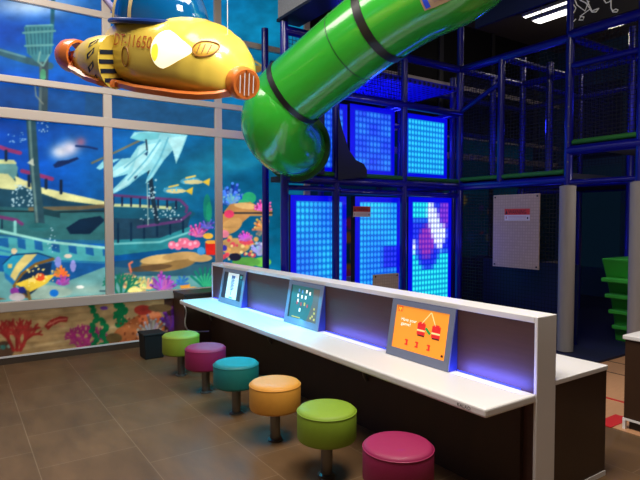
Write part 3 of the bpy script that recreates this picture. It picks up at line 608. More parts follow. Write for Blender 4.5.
for a, b, r in [((3.0, FY, ZD), (FX, FY, ZD), .05), ((FX, FY, ZD), (FX, PY, ZD), .05), ((FX, PY, 2.33), (FX, 1.2, 2.33), .055), ((FX, PY, 1.97), (FX, 1.2, 1.97), .03),
                ((FX, FY, ZT), (FX, PY, ZT), .05), ((FX, PY, 3.63), (FX, 1.2, 3.63), .055), ((3.0, FY, 3.0), (FX, FY, 3.0), .05), ((3.0, FY, ZT), (FX, FY, ZT), .05),
                ((FX, PY, 3.28), (FX, 1.2, 3.26), .035), ((7.2, FY, ZT), (7.2, 1.2, ZT), .05), ((FX, FY, ZT), (8.8, FY, ZT), .045), ((FX, PY, ZT), (8.8, PY, ZT), .045), ((FX, 4.42, ZT), (7.2, 4.42, ZT), .04), ((7.2, FY, 2.05), (7.2, 1.2, 2.05), .05), ((8.8, 6.3, ZT), (8.8, 1.2, ZT), .05), ((8.8, 6.3, 2.05), (8.8, 1.2, 2.05), .05),
                ((FX, FY, 3.0), (FX, 6.3, 3.0), .04), ((4.86, FY, 3.02), (4.86, 6.3, 3.02), .04), ((3.5, 6.3, 3.0), (8.8, 6.3, 3.0), .045), ((3.5, 6.3, ZT), (8.8, 6.3, ZT), .045), ((FX, FY, 2.0), (FX, 6.3, 2.0), .045), ((FX, FY, 3.02), (FX, 4.42, 3.3), .03), ((3.0, FY, 1.9), (3.75, FY, 1.9), .03), ((3.75, FY, 1.88), (FX, FY, 1.88), .035)]:
    beam(a, b, r)
for x0, x1, y0, y1, z, m in [(FX+.05, 8.8, PY+.05, FY, 2.03, M_navy), (FX+.05, 8.8, 1.2, PY-.05, 2.36, M_navy), (3.05, FX-.05, FY+.05, 5.5, 1.98, M_navy), (3.7, FX, FY+.06, 6.3, 3.32, perf_mat('perforated_blue_deck', (40, 40, 220), (10, 10, 70)))]:
    d = obj('deck', MB().box(x0, x1, y0, y1, z, z+.06), m, ps)
for a, b in [((FX, FY, 2.095), (FX, PY+.05, 2.095)), ((FX, PY-.05, 2.42), (FX, 1.2, 2.42)), ((3.0, FY, 2.075), (FX, FY, 2.075))]:
    beam(a, b, .028, M_greenfoam, 'foam_edge')
obj('entry_panel', MB().box(3.05, 3.5, 5.05, 5.08, 2.06, 2.95), M_blued, ps)
# padded post sleeves
for (x, y) in ((FX, PY), (FX, 2.72)):
    obj('post_sleeve', MB().lathe([(.05, .03), (.088, .04), (.088, 1.93), (.05, 1.94)], (x, y, 0), 20), M_greypad, ps, smooth=True)
# nets
NX = net_mat('black_net_side', .045, .007, (8, 9, 14), ('Y', 'Z')); NY = net_mat('black_net_front', .045, .007, (8, 9, 14), ('X', 'Z'))
for y0, y1, z0, z1, x in [(PY+.05, 4.4, 2.12, 3.56, FX), (4.44, FY-.05, 2.12, 3.56, FX), (2.78, PY-.06, 2.45, 3.58, FX), (1.2, 2.66, 2.45, 3.58, FX), (PY+.1, FY-.05, .04, 1.94, FX+.02), (1.2, FY, 2.12, 3.56, 7.2)]:
    mb = MB(); mb.add([(x, y0, z0), (x, y1, z0), (x, y1, z1), (x, y0, z1)], [(0, 1, 2, 3)]); obj('net_panel', mb, NX, ps)
for x0, x1, z0, z1, y in [(FX+.1, 8.8, 2.15, 3.56, FY), (FX+.06, 7.15, .04, 1.9, FY), (3.05, 4.8, 3.06, 3.56, FY), (FX+.06, 7.15, 2.45, 3.56, PY)]:
    mb = MB(); mb.add([(x0, y, z0), (x1, y, z0), (x1, y, z1), (x0, y, z1)], [(0, 1, 2, 3)]); obj('net_panel', mb, NY, ps)
# doodled fascia board
fb = obj('fascia_board', MB().box(FX-.01, FX+.01, 1.2, PY-.04, 3.69, 4.15), mat('dark_fascia', (42, 36, 28), .7), ps)
mb = MB()
def leg(pts, rr=.006):
    mb.tube([at(x, y, X=FX-.014) for x, y in pts], rr, 6)
for pts in ([(575, 0), (577, 5), (585, 11), (589, 1)], [(573, 4), (576, 8), (573, 14), (571, 17)], [(580, 0), (586, 3), (590, 9), (582, 15), (580, 18)], [(587, 0), (590, 7), (592, 11), (597, 9), (599, 8), (596, 12), (592, 12), (590, 9)], [(580, 18), (579, 20), (583, 20), (584, 17), (580, 16)], [(604, 0), (606, 3), (609, 2), (611, 0)], [(611, 0), (611, 8), (613, 12), (617, 12), (618, 10), (616, 9), (612, 11)], [(571, 24), (574, 21), (576, 19)]): leg(pts)
obj('line_drawing', mb, mat('white_chalk_line', (220, 216, 205), .7, emit=.15), fb)
mb = MB(); mb.box(5.86, 5.9, 3.62, 4.9, 4.12, 4.7); obj('roof_panel', mb, mat('navy_panel', (12, 26, 66), .6), ps)
# back panels that close the lower cells
for x0, x1, y0, y1, z0, z1 in [(6.0, 8.7, 6.28, 6.3, .03, .9), (6.2, 6.24, 3.6, 5.0, .03, 1.0)]:
    obj('back_panel', MB().box(x0, x1, y0, y1, z0, z1), M_blued, ps)

# warning board hung on the side net
def sticker(mb_, o, u, v, w, h):
    o, u, v = Vector(o), Vector(u), Vector(v); n = u.cross(v)
    def R(a0, a1, b0, b1, l, mi): mb_.add([o+u*a+v*b+n*l for a, b in ((a0, b0), (a1, b0), (a1, b1), (a0, b1))], [(0, 1, 2, 3)], mi)
    R(0, w, 0, h, .0, 0); R(0, w, h*.48, h, .0012, 1)
    text_on(mb_, 'WARNING', o+u*(w*.16)+v*(h*.56)+n*.003, u, v, w*.7, h*.34, 2)
    mb_.add([o+u*a+v*b+n*.003 for a, b in ((w*.04, h*.56), (w*.13, h*.56), (w*.085, h*.92))], [(0, 1, 2)], 2)
    for i in range(3): R(w*.16, w*.86, h*(.1+.12*i), h*(.13+.12*i), .002, 3)
    R(w*.05, w*.10, h*.14, h*.36, .002, 3); R(w*.89, w*.94, h*.12, h*.3, .002, 2)
SM = [mat('sticker_white', (226, 214, 208), .5), mat('sticker_red', (214, 60, 40), .5), mat('sticker_black', (40, 6, 6), .5), mat('sticker_pink', (190, 130, 126), .5)]
wb = thing('warning_board', 'grey woven board with red and white warning sticker on the blue frame', 'board', (FX-.06, 4.13, .95))
y0, y1, z0, z1 = 3.805, 4.465, .95, 1.858
obj('board_panel', MB().box(FX-.075, FX-.058, y0, y1, z0, z1), M_weave, wb, bevel=.003)
for y in (y0+.03, y1-.03):
    for z in (z0+.03, z1-.03):
        mb = MB(); mb.tube([(FX-.08, y, z), (FX-.05, y, z)], .012, 8); obj('eyelet', mb, M_black, wb)
mb = MB(); sticker(mb, at(504.5, 220.5, X=FX-.077), (0, -1, 0), (0, 0, 1), .36, .145); obj('warning_sticker', mb, SM, wb)

gb = thing('padded_board', 'small grey woven board low in front of the light panels above the divider edge', 'board', (4.4, 4.98, .4))
obj('board_panel', MB().box(4.15, 4.56, 4.96, 4.98, .3, .885), M_weave, gb, bevel=.003)
for x in (4.18, 4.53):
    mb = MB(); mb.tube([(x, 4.955, .86), (x, 4.985, .86)], .01, 8); obj('eyelet', mb, M_black, gb)

# ------------------------------------------------------------------ LED light panels
def led_mat():
    m, nt, N, L, b = nodes('led_dots')
    a = N.new('ShaderNodeAttribute'); a.attribute_name = 'Col'; u = N.new('ShaderNodeAttribute'); u.attribute_name = 'Cell'
    fr = N.new('ShaderNodeVectorMath'); fr.operation = 'FRACTION'; L.new(u.outputs['Vector'], fr.inputs[0])
    sb = N.new('ShaderNodeVectorMath'); sb.operation = 'SUBTRACT'; sb.inputs[1].default_value = (.5, .5, 0); L.new(fr.outputs[0], sb.inputs[0])
    ln = N.new('ShaderNodeVectorMath'); ln.operation = 'LENGTH'; L.new(sb.outputs[0], ln.inputs[0])
    mr = N.new('ShaderNodeMapRange'); mr.inputs['From Min'].default_value = .15; mr.inputs['From Max'].default_value = .5; mr.inputs['To Min'].default_value = 1; mr.inputs['To Max'].default_value = 0
    L.new(ln.outputs['Value'], mr.inputs['Value'])
    bg = N.new('ShaderNodeVectorMath'); bg.operation = 'MULTIPLY_ADD'; bg.inputs[1].default_value = (.42, .42, .5); bg.inputs[2].default_value = (0, .012, .30); L.new(a.outputs['Color'], bg.inputs[0])
    hi = N.new('ShaderNodeVectorMath'); hi.operation = 'MULTIPLY_ADD'; hi.inputs[1].default_value = (1.2, 1.45, 1.3); hi.inputs[2].default_value = (.03, .05, .06); L.new(a.outputs['Color'], hi.inputs[0])
    mx = N.new('ShaderNodeMix'); mx.data_type = 'RGBA'; L.new(mr.outputs[0], mx.inputs['Factor']); L.new(bg.outputs[0], mx.inputs['A']); L.new(hi.outputs[0], mx.inputs['B'])
    L.new(mx.outputs['Result'], b.inputs['Emission Color']); b.inputs['Emission Strength'].default_value = 1.0; b.inputs['Base Color'].default_value = (.01, .01, .03, 1); b.inputs['Roughness'].default_value = .3
    return m
M_led = led_mat(); M_ledglow = mat('led_blue_border', (4, 4, 60), .4, emit=.85, ecol=(4, 4, 235))
PITCH = .057; PITZ = .071
def led(x0, x1, z0, z1, label, colf, seed):
    nx, nz = round((x1-x0)/PITCH), round((z1-z0)/PITZ); y = 5.2
    t = thing('light_panel', label, 'light panel', ((x0+x1)/2, y, z0), 'dotted light panels')
    b = .07
    obj('housing', MB().box(x0-b, x1+b, y+.012, y+.09, z0-b, z1+b), M_navy, t)
    obj('glow_border', MB().box(x0-b+.004, x1+b-.004, y+.004, y+.012, z0-b+.004, z1+b-.004), M_ledglow, t)
    g = np.random.default_rng(seed); v = []; f = []; C = []; Q = []
    for j in range(nz):
        for i in range(nx):
            c = np.mean([[*colf((i+a)/nx, (j+b_)/nz, g)] for a in (.1, .5, .9) for b_ in (.1, .5, .9)], 0); o = len(v); xa, xb = x0+(x1-x0)*i/nx, x0+(x1-x0)*(i+1)/nx; za, zb = z0+(z1-z0)*j/nz, z0+(z1-z0)*(j+1)/nz
            v += [(xa, y, za), (xb, y, za), (xb, y, zb), (xa, y, zb)]; f.append((o, o+1, o+2, o+3)); C += [(*lin(c), 1)]*4
            e = .001; Q += [(i+e, j+e, 0), (i+1-e, j+e, 0), (i+1-e, j+1-e, 0), (i+e, j+1-e, 0)]
    me = bpy.data.meshes.new('dot_display'); me.from_pydata(v, [], f)
    me.attributes.new('Col', 'FLOAT_COLOR', 'POINT').data.foreach_set('color', np.array(C, np.float32).ravel())
    me.attributes.new('Cell', 'FLOAT_VECTOR', 'POINT').data.foreach_set('vector', np.array(Q, np.float32).ravel())
    me.materials.append(M_led); o = bpy.data.objects.new('dot_display', me); COL.objects.link(o); o.parent = t; o.matrix_parent_inverse = Matrix.Translation(-WLOC[t.name])
    return t
def mixc(a, b, t): t = max(0, min(1, t)); return [a[i]+(b[i]-a[i])*t for i in range(3)]
def c_left(u, v, g): return mixc((6, 110, 235), (14, 190, 236), .5+.35*math.sin(u*5+1)*math.cos(v*7)+g.uniform(-.15, .15))
def c_mid(u, v, g):
    c = mixc((8, 120, 240), (14, 205, 235), .5+.4*math.sin(u*4)*math.cos(v*5+1)+g.uniform(-.12, .12))
    if u > .62 and .36 < v < .58: c = (8, 14, 225)
    return c
def c_right(u, v, g):
    c = [16, 216, 226] if (v < .5 or (u < .45 and v > .82)) else [8, 22, 225]
    if ((u-.38)/.22)**2+((v-.60)/.17)**2 < 1: c = (150, 14, 160)
    elif ((u-.42)/.32)**2+((v-.56)/.24)**2 < 1: c = (6, 10, 220)
    if ((u-.95)/.22)**2+((v-.9)/.14)**2 < 1: c = (130, 20, 200)
    a, b = u-.62, v-.76; p, q = a*.75+b*.66, -a*.66+b*.75
    if (p/.14)**2+((q)/.30)**2 < 1 or ((u-.8)/.14)**2+((v-.68)/.1)**2 < 1: c = (245, 245, 250)
    if u < .10 and .48 < v < .62: c = (235, 240, 250)
    return c
def c_up1(u, v, g): return mixc((6, 40, 225), (30, 150, 240), .45+.3*math.sin(u*9)*math.sin(v*11)+g.uniform(-.25, .25))
def c_up2(u, v, g): return mixc((10, 150, 235), (16, 205, 235), g.uniform(.2, .9))
led(3.21, 3.86, .45, 1.76, 'leftmost lower light panel, plain blue and cyan dots behind a thin blue post', c_left, 1)
led(4.13, 4.74, .45, 1.765, 'lower blue dotted light panel with a red warning sticker on its corner', c_mid, 2)
led(5.02, 5.70, .45, 1.78, 'lower light panel showing magenta and white shapes over cyan', c_right, 3)
led(3.57, 3.87, 2.16, 2.86, 'upper blue light panel half hidden behind the green slide', c_up1, 4)
led(4.05, 4.63, 2.16, 2.88, 'upper deep blue speckled light panel above the middle lower panel', c_up1, 5)
led(4.93, 5.60, 2.16, 2.87, 'upper even cyan light panel beside the deck corner', c_up2, 6)
mb = MB(); sticker(mb, at(353.3, 216.8, Y=5.04), (1, 0, 0), (0, 0, 1), .26, .125)
ws = tag(obj('warning_sticker', mb, SM), 'small red and white warning sign in front of the middle light panel', 'sign')

# green moulded climbing steps
gs = thing('climbing_steps', 'bright green moulded plastic step unit inside the playground beside a blue post', 'climbing steps', (6.9, 3.4, .03))
mb = MB()
p0 = [(6.5, 3.55), (6.5, 2.7)]
sh = [(6.48, 1.08), (7.1, 1.08), (7.1, .03), (6.85, .03), (6.80, .3), (6.72, .55), (6.62, .80)]
mb.add([(x, y, z) for y in (2.75, 3.47) for x, z in sh], [tuple(range(7)), tuple(range(13, 6, -1))]+[(i, (i+1) % 7, (i+1) % 7+7, i+7) for i in range(7)])
obj('moulded_body', mb, M_greenstep, gs, bevel=.02)
for i in range(4):
    z = .2+.2*i; x = 6.80-.09*i
    obj('step', MB().box(x-.10, x+.05, 2.78, 3.44, z, z+.05), M_greenstep, gs, bevel=.012)

# ------------------------------------------------------------------ green tube slide
sl = thing('tube_slide', 'large glossy green tube slide with black joint bands curling into the playground', 'slide', (3.4, 4.6, 2.0))
TR = .332
key = [at(x, y, d=d*.885) for x, y, d in [(497, -190, 4.3), (498, -110, 4.3), (489, -58, 4.35), (460, -24, 4.5), (416, 0, 4.8), (376, 27, 5.1), (328, 65, 5.5), (287, 99, 5.82)]]+[at(276.5, 116, Y=4.56), at(277, 130, Y=4.66), at(286, 142, Y=4.80), at(297, 147, Y=5.03)]
path = smoothp(key, 8)
mb = MB(); mb.tube(path, TR, 40, caps=False); obj('tube', mb, M_green, sl, smooth=True, angle=PI/2)
def ringat(i, w, r, m, name, n=40):
    mb = MB(); a = path[i]; t = (path[min(i+1, len(path)-1)]-path[max(0, i-1)]).normalized()
    mb.tube([a-t*w/2, a-t*w*.5, a+t*w*.5, a+t*w/2], [r-.02, r, r, r-.02], n, caps=False); return obj(name, mb, m, sl, smooth=True)
i_b1 = 8*7-2; i_b2 = 8*4+7
ringat(i_b1, .055, TR+.008, M_black, 'joint_band'); ringat(i_b2, .075, TR+.008, M_black, 'joint_band'); ringat(8*5+4, .012, TR+.002, mat('green_seam', (24, 96, 30), .4), 'joint_seam'); ringat(8*3, .07, TR+.008, M_black, 'joint_band') if False else None
e = path[-1]; t = (path[-1]-path[-4]).normalized()
mb = MB(); mb.tube([e-t*.05, e-t*.045, e, e+t*.005], [TR-.01, TR+.05, TR+.05, TR-.01], 40, caps=True); obj('end_flange', mb, mat('dark_green_flange', (16, 70, 22), .4), sl, smooth=True)
mb = MB(); mb.add([at(x, y, Y=5.02) for x, y in [(338, 108), (342, 128), (349, 150), (356, 160), (364, 164), (367, 170), (367, 177), (338, 180)]]+[at(x, y, Y=5.06) for x, y in [(338, 108), (342, 128), (349, 150), (356, 160), (364, 164), (367, 170), (367, 177), (338, 180)]], [tuple(range(8)), tuple(range(15, 7, -1))]+[(i, (i+1) % 8, (i+1) % 8+8, i+8) for i in range(8)])
obj('flared_skirt', mb, mat('black_green_skirt', (8, 18, 16), .6), sl)
# sticker on the tube (wraps the surface)
def on_tube(i, ang, lift=.004):
    i0 = int(i); fr = i-i0; c = path[i0].lerp(path[min(i0+1, len(path)-1)], fr); t = (path[min(i0+1, len(path)-1)]-path[max(0, i0-1)]).normalized()
    v = (EYE-c); v = (v-t*v.dot(t)).normalized(); w = t.cross(v); return c+(v*math.cos(ang)+w*math.sin(ang))*(TR+lift)
def tube_patch(mb_, i0, i1, a0, a1, mi, lift):
    n, m_ = 6, 6; vs = [on_tube(i0+(i1-i0)*a/n, a0+(a1-a0)*b/m_, lift) for a in range(n+1) for b in range(m_+1)]
    mb_.add(vs, [(a*(m_+1)+b, a*(m_+1)+b+1, (a+1)*(m_+1)+b+1, (a+1)*(m_+1)+b) for a in range(n) for b in range(m_)], mi)
SL_MARK = MB()
sg = 1 if on_tube(26, .5).z < on_tube(26, -.5).z else -1
for k_, (i0, i1, a0, a1, mi) in enumerate([(24.0, 28.0, -.6, .30, 0), (24.2, 25.0, -.55, .26, 1), (27.0, 27.8, -.55, .26, 1), (25.5, 26.5, -.4, .2, 2)]): tube_patch(SL_MARK, i0, i1, sg*a0, sg*a1, mi, .004+.002*(mi > 0))
obj('sticker', SL_MARK, [mat('sticker_tan', (170, 140, 110), .5), mat('sticker_blue', (30, 70, 220), .5), mat('sticker_mauve', (150, 120, 110), .5)], sl)

# ------------------------------------------------------------------ grey duct
dt = thing('air_duct', 'grey speckled boxed duct high beside the green slide', 'duct', (3.1, 4.5, 3.7))
obj('duct_body', MB().box(2.95, 3.22, 3.25, 5.15, 3.72, 4.35), mat('grey_speckled_foam', (132, 134, 138), .85, noise=.35, nscale=60), dt, bevel=.006)
obj('duct_base', MB().box(2.94, 3.23, 3.24, 5.16, 3.69, 3.72), M_black, dt)

# ------------------------------------------------------------------ submarine
SUBC = at(171, 54, d=3.75)
sub = thing('toy_submarine', 'big yellow toy submarine with blue dome hanging before the mural', 'submarine', SUBC)
A = math.radians(28); Fh = Vector((syw, cyw, 0)); nose = (RV*math.cos(A)-Fh*math.sin(A)).normalized(); port = Vector((0, 0, 1)).cross(nose)
rotm = Matrix((nose, port, Vector((0, 0, 1)))).transposed()
rotm = Matrix.Rotation(math.radians(11), 3, port) @ Matrix.Rotation(math.radians(13), 3, nose) @ rotm
sub.rotation_euler = rotm.to_euler(); sub['local'] = 1
M_yel = mat('yellow_gloss_fibreglass', (240, 208, 84), .28, coat=.5, noise=.05, nscale=3)
M_org = mat('orange_gloss_fibreglass', (224, 120, 52), .3, coat=.4)
def lerp_tab(tab, x):
    for i in range(len(tab)-1):
        if x <= tab[i+1][0]:
            a, b = tab[i], tab[i+1]; t = (x-a[0])/(b[0]-a[0]); t = max(0, min(1, t)); t = t*t*(3-2*t)*.5+t*.5; return [a[j]+(b[j]-a[j])*t for j in range(1, len(a))]
    return list(tab[-1][1:])
# x, half width, z bottom, z top
HT = [(-.62, .10, -.10, .06), (-.52, .19, -.17, .13), (-.38, .26, -.21, .20), (-.2, .32, -.235, .255), (0, .345, -.25, .27), (.2, .34, -.255, .25), (.36, .325, -.26, .215), (.48, .285, -.26, .155), (.57, .22, -.25, .08), (.63, .13, -.23, -.02), (.66, .05, -.2, -.08)]
NX_, NA = 44, 40
def hull_pt(x, a, off=0):
    w, zb, zt = lerp_tab(HT, x); zc = zb+(zt-zb)*.36; c, s_ = math.cos(a), math.sin(a); e = .8
    yy = (w+off)*math.copysign(abs(c)**e, c); h = (zt-zc) if s_ > 0 else (zc-zb)*.95; zz = zc+(h+off)*math.copysign(abs(s_)**e, s_)
    return Vector((x, yy, zz))
def hull_side(x, z, off=.004):                              # starboard surface point at (x, z)
    w, zb, zt = lerp_tab(HT, x); zc = zb+(zt-zb)*.36; h = (zt-zc) if z > zc else (zc-zb)*.95
    q = max(-1, min(1, (z-zc)/h)); q = math.copysign(abs(q)**(1/.8), q); return Vector((x, -(w)*max(0, 1-q*q)**.4, z))
def hull_n(x, z):
    a = hull_side(x+.01, z)-hull_side(x-.01, z); b = hull_side(x, z+.01)-hull_side(x, z-.01); n = a.cross(b).normalized(); return n if n.y < 0 or n.x > .5 else -n
def hs(x, z, off=.004):
    n = hull_n(x, z); return hull_side(x, z)+n*off
mb = MB(); vs = [hull_pt(-.62+1.28*i/NX_, 2*PI*j/NA) for i in range(NX_+1) for j in range(NA)]
mb.add(vs, [(i*NA+j, i*NA+(j+1) % NA, (i+1)*NA+(j+1) % NA, (i+1)*NA+j) for i in range(NX_) for j in range(NA)]+[tuple(range(NA)), tuple(NX_*NA+j for j in range(NA))])
hull = obj('hull', mb, M_yel, sub, smooth=True, angle=PI/2)
# orange skirt around the lower edge
mb = MB(); pts = []
for i in range(0, 45):
    x = -.66+1.34*i/44; w, zb, zt = lerp_tab(HT, max(-.62, min(.66, x))); 
    bulge = .40*max(0, min(1, (-.10-x)/.14))*max(.0, min(1, (x+.68)/.12))
    pts.append((x, -max(w*.93+.008, bulge), zb+.03))
ring = pts+[(x, -y, z) for x, y, z in pts[::-1]]
top = [(x, y, z+.02) for x, y, z in ring]; out = [(x*1.01, y*1.03-(.012 if y < 0 else -.012), z+.005) for x, y, z in ring]; bot = [(x, y, z-.03) for x, y, z in ring]; n_ = len(ring)
mb.add(top+out+bot, [(r*n_+i, r*n_+(i+1) % n_, (r+1)*n_+(i+1) % n_, (r+1)*n_+i) for r in range(2) for i in range(n_)]+[tuple(2*n_+i for i in range(n_))])
obj('skirt', mb, M_org, sub, smooth=True)
# dome
DOME = (-.08, 0, .18); DR = (.345, .30, .36)
def dome_pt(u, v, off=0): return Vector((DOME[0]+(DR[0]+off)*math.cos(v)*math.cos(u), DOME[1]+(DR[1]+off)*math.cos(v)*math.sin(u), DOME[2]+(DR[2]+off)*math.sin(v)))
mb = MB(); nu, nv = 40, 14
vs = [dome_pt(2*PI*j/nu, (PI/2)*i/nv*.995) for i in range(nv+1) for j in range(nu)]; mb.add(vs, [(i*nu+j, i*nu+(j+1) % nu, (i+1)*nu+(j+1) % nu, (i+1)*nu+j) for i in range(nv) for j in range(nu)]+[tuple(nv*nu+j for j in range(nu))])
dome = obj('dome', mb, mat('blue_dome_plastic', (8, 84, 140), .08, coat=.8), sub, smooth=True, angle=PI/2)
M_cream = mat('cream_trim', (222, 196, 140), .4)
mb = MB(); mb.tube([dome_pt(2*PI*j/40, .03, .012) for j in range(40)], .018, 8, closed=True); obj('dome_rim', mb, mat('dark_blue_rim', (16, 50, 120), .3), dome, smooth=True)
for x in (-.17, .02):
    mb = MB(); cpt_ = []
    for i in range(25):
        a = PI*i/24; rr = math.sqrt(max(0, 1-((x)/DR[0])**2)); cpt_.append((DOME[0]+x, -DR[1]*rr*math.cos(a)*1.01, DOME[2]+DR[2]*rr*math.sin(a)*1.01))
    L_ = [Vector(p)+Vector((-.016, 0, 0)) for p in cpt_]+[Vector(p)+Vector((.016, 0, 0)) for p in cpt_]
    mb.add(L_, [(i, i+1, 26+i, 25+i) for i in range(24)]); r_ = obj('dome_rib', mb, M_cream, dome, smooth=True)
# hull patches
def patch(name, cx, cz, rx, rz, m, par, off=.005, shape=None, n=28):
    mb = MB(); ringn = 5; vs = []
    for k_ in range(ringn+1):
        for j in range(n):
            a = 2*PI*j/n; sx_, sz_ = (shape(a) if shape else (math.cos(a), math.sin(a))); f = k_/ringn
            vs.append(hs(cx+rx*sx_*f, cz+rz*sz_*f, off*(1-.9*f**6)))
    mb.add(vs, [(k_*n+j, k_*n+(j+1) % n, (k_+1)*n+(j+1) % n, (k_+1)*n+j) for k_ in range(ringn) for j in range(n)]); return obj(name, mb, m, par, smooth=True, angle=PI/2)
tear = lambda a: (math.cos(a)*(1.25 if math.cos(a) > 0 else .7), math.sin(a)*(1.0-.55*max(0, math.cos(a))))
patch('headlight', .26, .03, .15, .115, mat('headlight_glow', (255, 246, 200), .2, emit=1.1, ecol=(255, 248, 205)), sub, .012, tear)
patch('headlight_lens', .20, .01, .035, .06, mat('headlight_yellow', (255, 226, 60), .2, emit=1.0, ecol=(255, 226, 60)), sub, .016)
em_ = patch('emblem', .50, .045, .055, .045, mat('emblem_yellow', (226, 178, 62), .4), sub, .006)
def ringpatch(name, cx, cz, rx, rz, m, par, r=.004):
    mb = MB(); mb.tube([hs(cx+rx*math.cos(2*PI*j/28), cz+rz*math.sin(2*PI*j/28), .006) for j in range(28)], r, 6, closed=True); return obj(name, mb, m, par, smooth=True)
M_mark = mat('brown_marking', (150, 96, 30), .5)
ringpatch('emblem_ring', .50, .045, .055, .045, M_mark, em_)
mb = MB()
for dx in (-.022, 0, .022): mb.tube([hs(.50+dx, .045-.025, .008), hs(.50+dx, .045+.025, .008)], .003, 5)
obj('emblem_mark', mb, M_mark, em_)
pt_ = patch('porthole', -.07, -.03, .036, .06, mat('porthole_yellow', (206, 170, 70), .4), sub, .005)
ringpatch('porthole_ring', -.07, -.03, .036, .06, M_mark, pt_)
# number lettering along the flank
vs, fs = text_geo('DT-11650'); xs = [p[0] for p in vs]; ys = [p[1] for p in vs]; w_ = max(xs)-min(xs); h_ = max(ys)-min(ys)
mb = MB(); mb.add([hs(-.20+(a-min(xs))/w_*.36, .035+(b-min(ys))/h_*.075-.01*((a-min(xs))/w_), .005) for a, b in vs], fs); obj('hull_number', mb, mat('orange_number', (190, 92, 30), .5), sub)
# side engine pod with hazard stripes (both flanks)
for sgn in (-1, 1):
    mb = MB(); prof_ = [(-.56, .085), (-.50, .12), (-.43, .15), (-.33, .17), (-.22, .175)]; n = 28; pc = (0, sgn*.30, -.075)
    vs = [(x, pc[1]+sgn*r*.78*math.cos(2*PI*j/n), pc[2]+r*1.0*math.sin(2*PI*j/n)) for x, r in prof_ for j in range(n)]
    mb.add(vs, [(i*n+j, i*n+(j+1) % n, (i+1)*n+(j+1) % n, (i+1)*n+j) for i in range(4) for j in range(n)]+[tuple(range(n)), tuple(4*n+j for j in range(n))])
    pod = obj('engine_pod', mb, M_yel, sub, smooth=True)
    mb = MB()
    def podp(x, a, off=.003):
        r = np.interp(x, [q[0] for q in prof_], [q[1] for q in prof_])+off; return (x, pc[1]+sgn*r*.78*math.cos(a), pc[2]+r*math.sin(a))
    for a0 in (-.95, -.45, .05, .5):
        mb.add([podp(-.33, a0), podp(-.265, a0+.28), podp(-.265, a0+.50), podp(-.33, a0+.22)], [(0, 1, 2, 3)])
    for z in (-.115, -.055, .005, .065):                       # black bars on the flat front face
        hw = math.sqrt(max(0, .165**2-(z)**2))*.78; mb.box(-.219, -.216, pc[1]-hw, pc[1]+hw, pc[2]+z-.014, pc[2]+z+.014)
    obj('hazard_stripes', mb, mat('hazard_blue_black', (22, 36, 60), .4), pod)
    # shrouded propeller
    mb = MB(); n = 32; pr_ = [(-.72, .092), (-.68, .112), (-.62, .116), (-.57, .110), (-.57, .094), (-.64, .092), (-.70, .08)]
    vs = [(x, pc[1]+r*math.cos(2*PI*j/n), pc[2]+.02+r*math.sin(2*PI*j/n)) for x, r in pr_ for j in range(n)]; m7 = len(pr_)
    mb.add(vs, [(i*n+j, i*n+(j+1) % n, ((i+1) % m7)*n+(j+1) % n, ((i+1) % m7)*n+j) for i in range(m7) for j in range(n)]); shr = obj('propeller_shroud', mb, M_org, sub, smooth=True)
    mb = MB(); mb.tube([(-.72, pc[1], pc[2]+.02), (-.62, pc[1], pc[2]+.02)], [.02, .04], 12)
    for q in range(4):
        a = q*PI/2+.4; d_ = Vector((0, math.cos(a), math.sin(a))); s2 = Vector((.03, -math.sin(a)*.03, math.cos(a)*.03)); c0 = Vector((-.66, pc[1], pc[2]+.02))
        mb.add([c0+s2*.5, c0-s2*.5, c0+d_*.09-s2, c0+d_*.09+s2], [(0, 1, 2, 3)])
    obj('propeller', mb, mat('rust_red', (150, 60, 34), .4), shr, smooth=True)
# front intakes with grille
for sgn in (-1,):
    c0 = Vector((.61, -.04, -.14)); ax = Vector((.88, -.47, -.05)).normalized()
    mb = MB(); mb.tube([c0-ax*.16, c0-ax*.05, c0+ax*.06, c0+ax*.13, c0+ax*.15, c0+ax*.15, c0+ax*.12], [.03, .075, .105, .10, .09, .072, .066], 28, caps=True); pod = obj('intake_pod', mb, M_org, sub, smooth=True)
    u_ = ax.cross(Vector((0, 0, 1))).normalized(); v_ = u_.cross(ax); f0 = c0+ax*.135
    mb = MB(); mb.add([f0+(u_*math.cos(2*PI*j/24)+v_*math.sin(2*PI*j/24))*.073 for j in range(24)], [tuple(range(24))]); obj('intake_mouth', mb, M_black, pod)
    mb = MB()
    for q in (-.045, -.015, .015, .045):
        hh = math.sqrt(.07**2-q*q); mb.tube([f0+ax*.008+u_*q-v_*hh, f0+ax*.008+u_*q+v_*hh], .008, 8)
    obj('grille', mb, M_white, pod, smooth=True)
# pipe, fin and hanging wires
mb = MB(); mb.tube([(-.33, -.10, .17), (-.42, -.12, .28), (-.52, -.14, .38)], .022, 10); obj('rear_pipe', mb, mat('lilac_pipe', (170, 160, 210), .4), sub, smooth=True)
inv = rotm.transposed()
for px, py, xl in ((246, 70, (.50, 0, .11)), (75, 40, (-.5, 0, .12))):
    p0_ = Vector(xl); w0 = SUBC+rotm@p0_; w1 = Vector((w0.x, w0.y, ZC-.01)); p1_ = inv@(w1-SUBC)
    mb = MB(); mb.tube([p0_, p1_], .003, 6); obj('hanging_wire', mb, mat('pale_wire', (190, 200, 200), .4), sub)

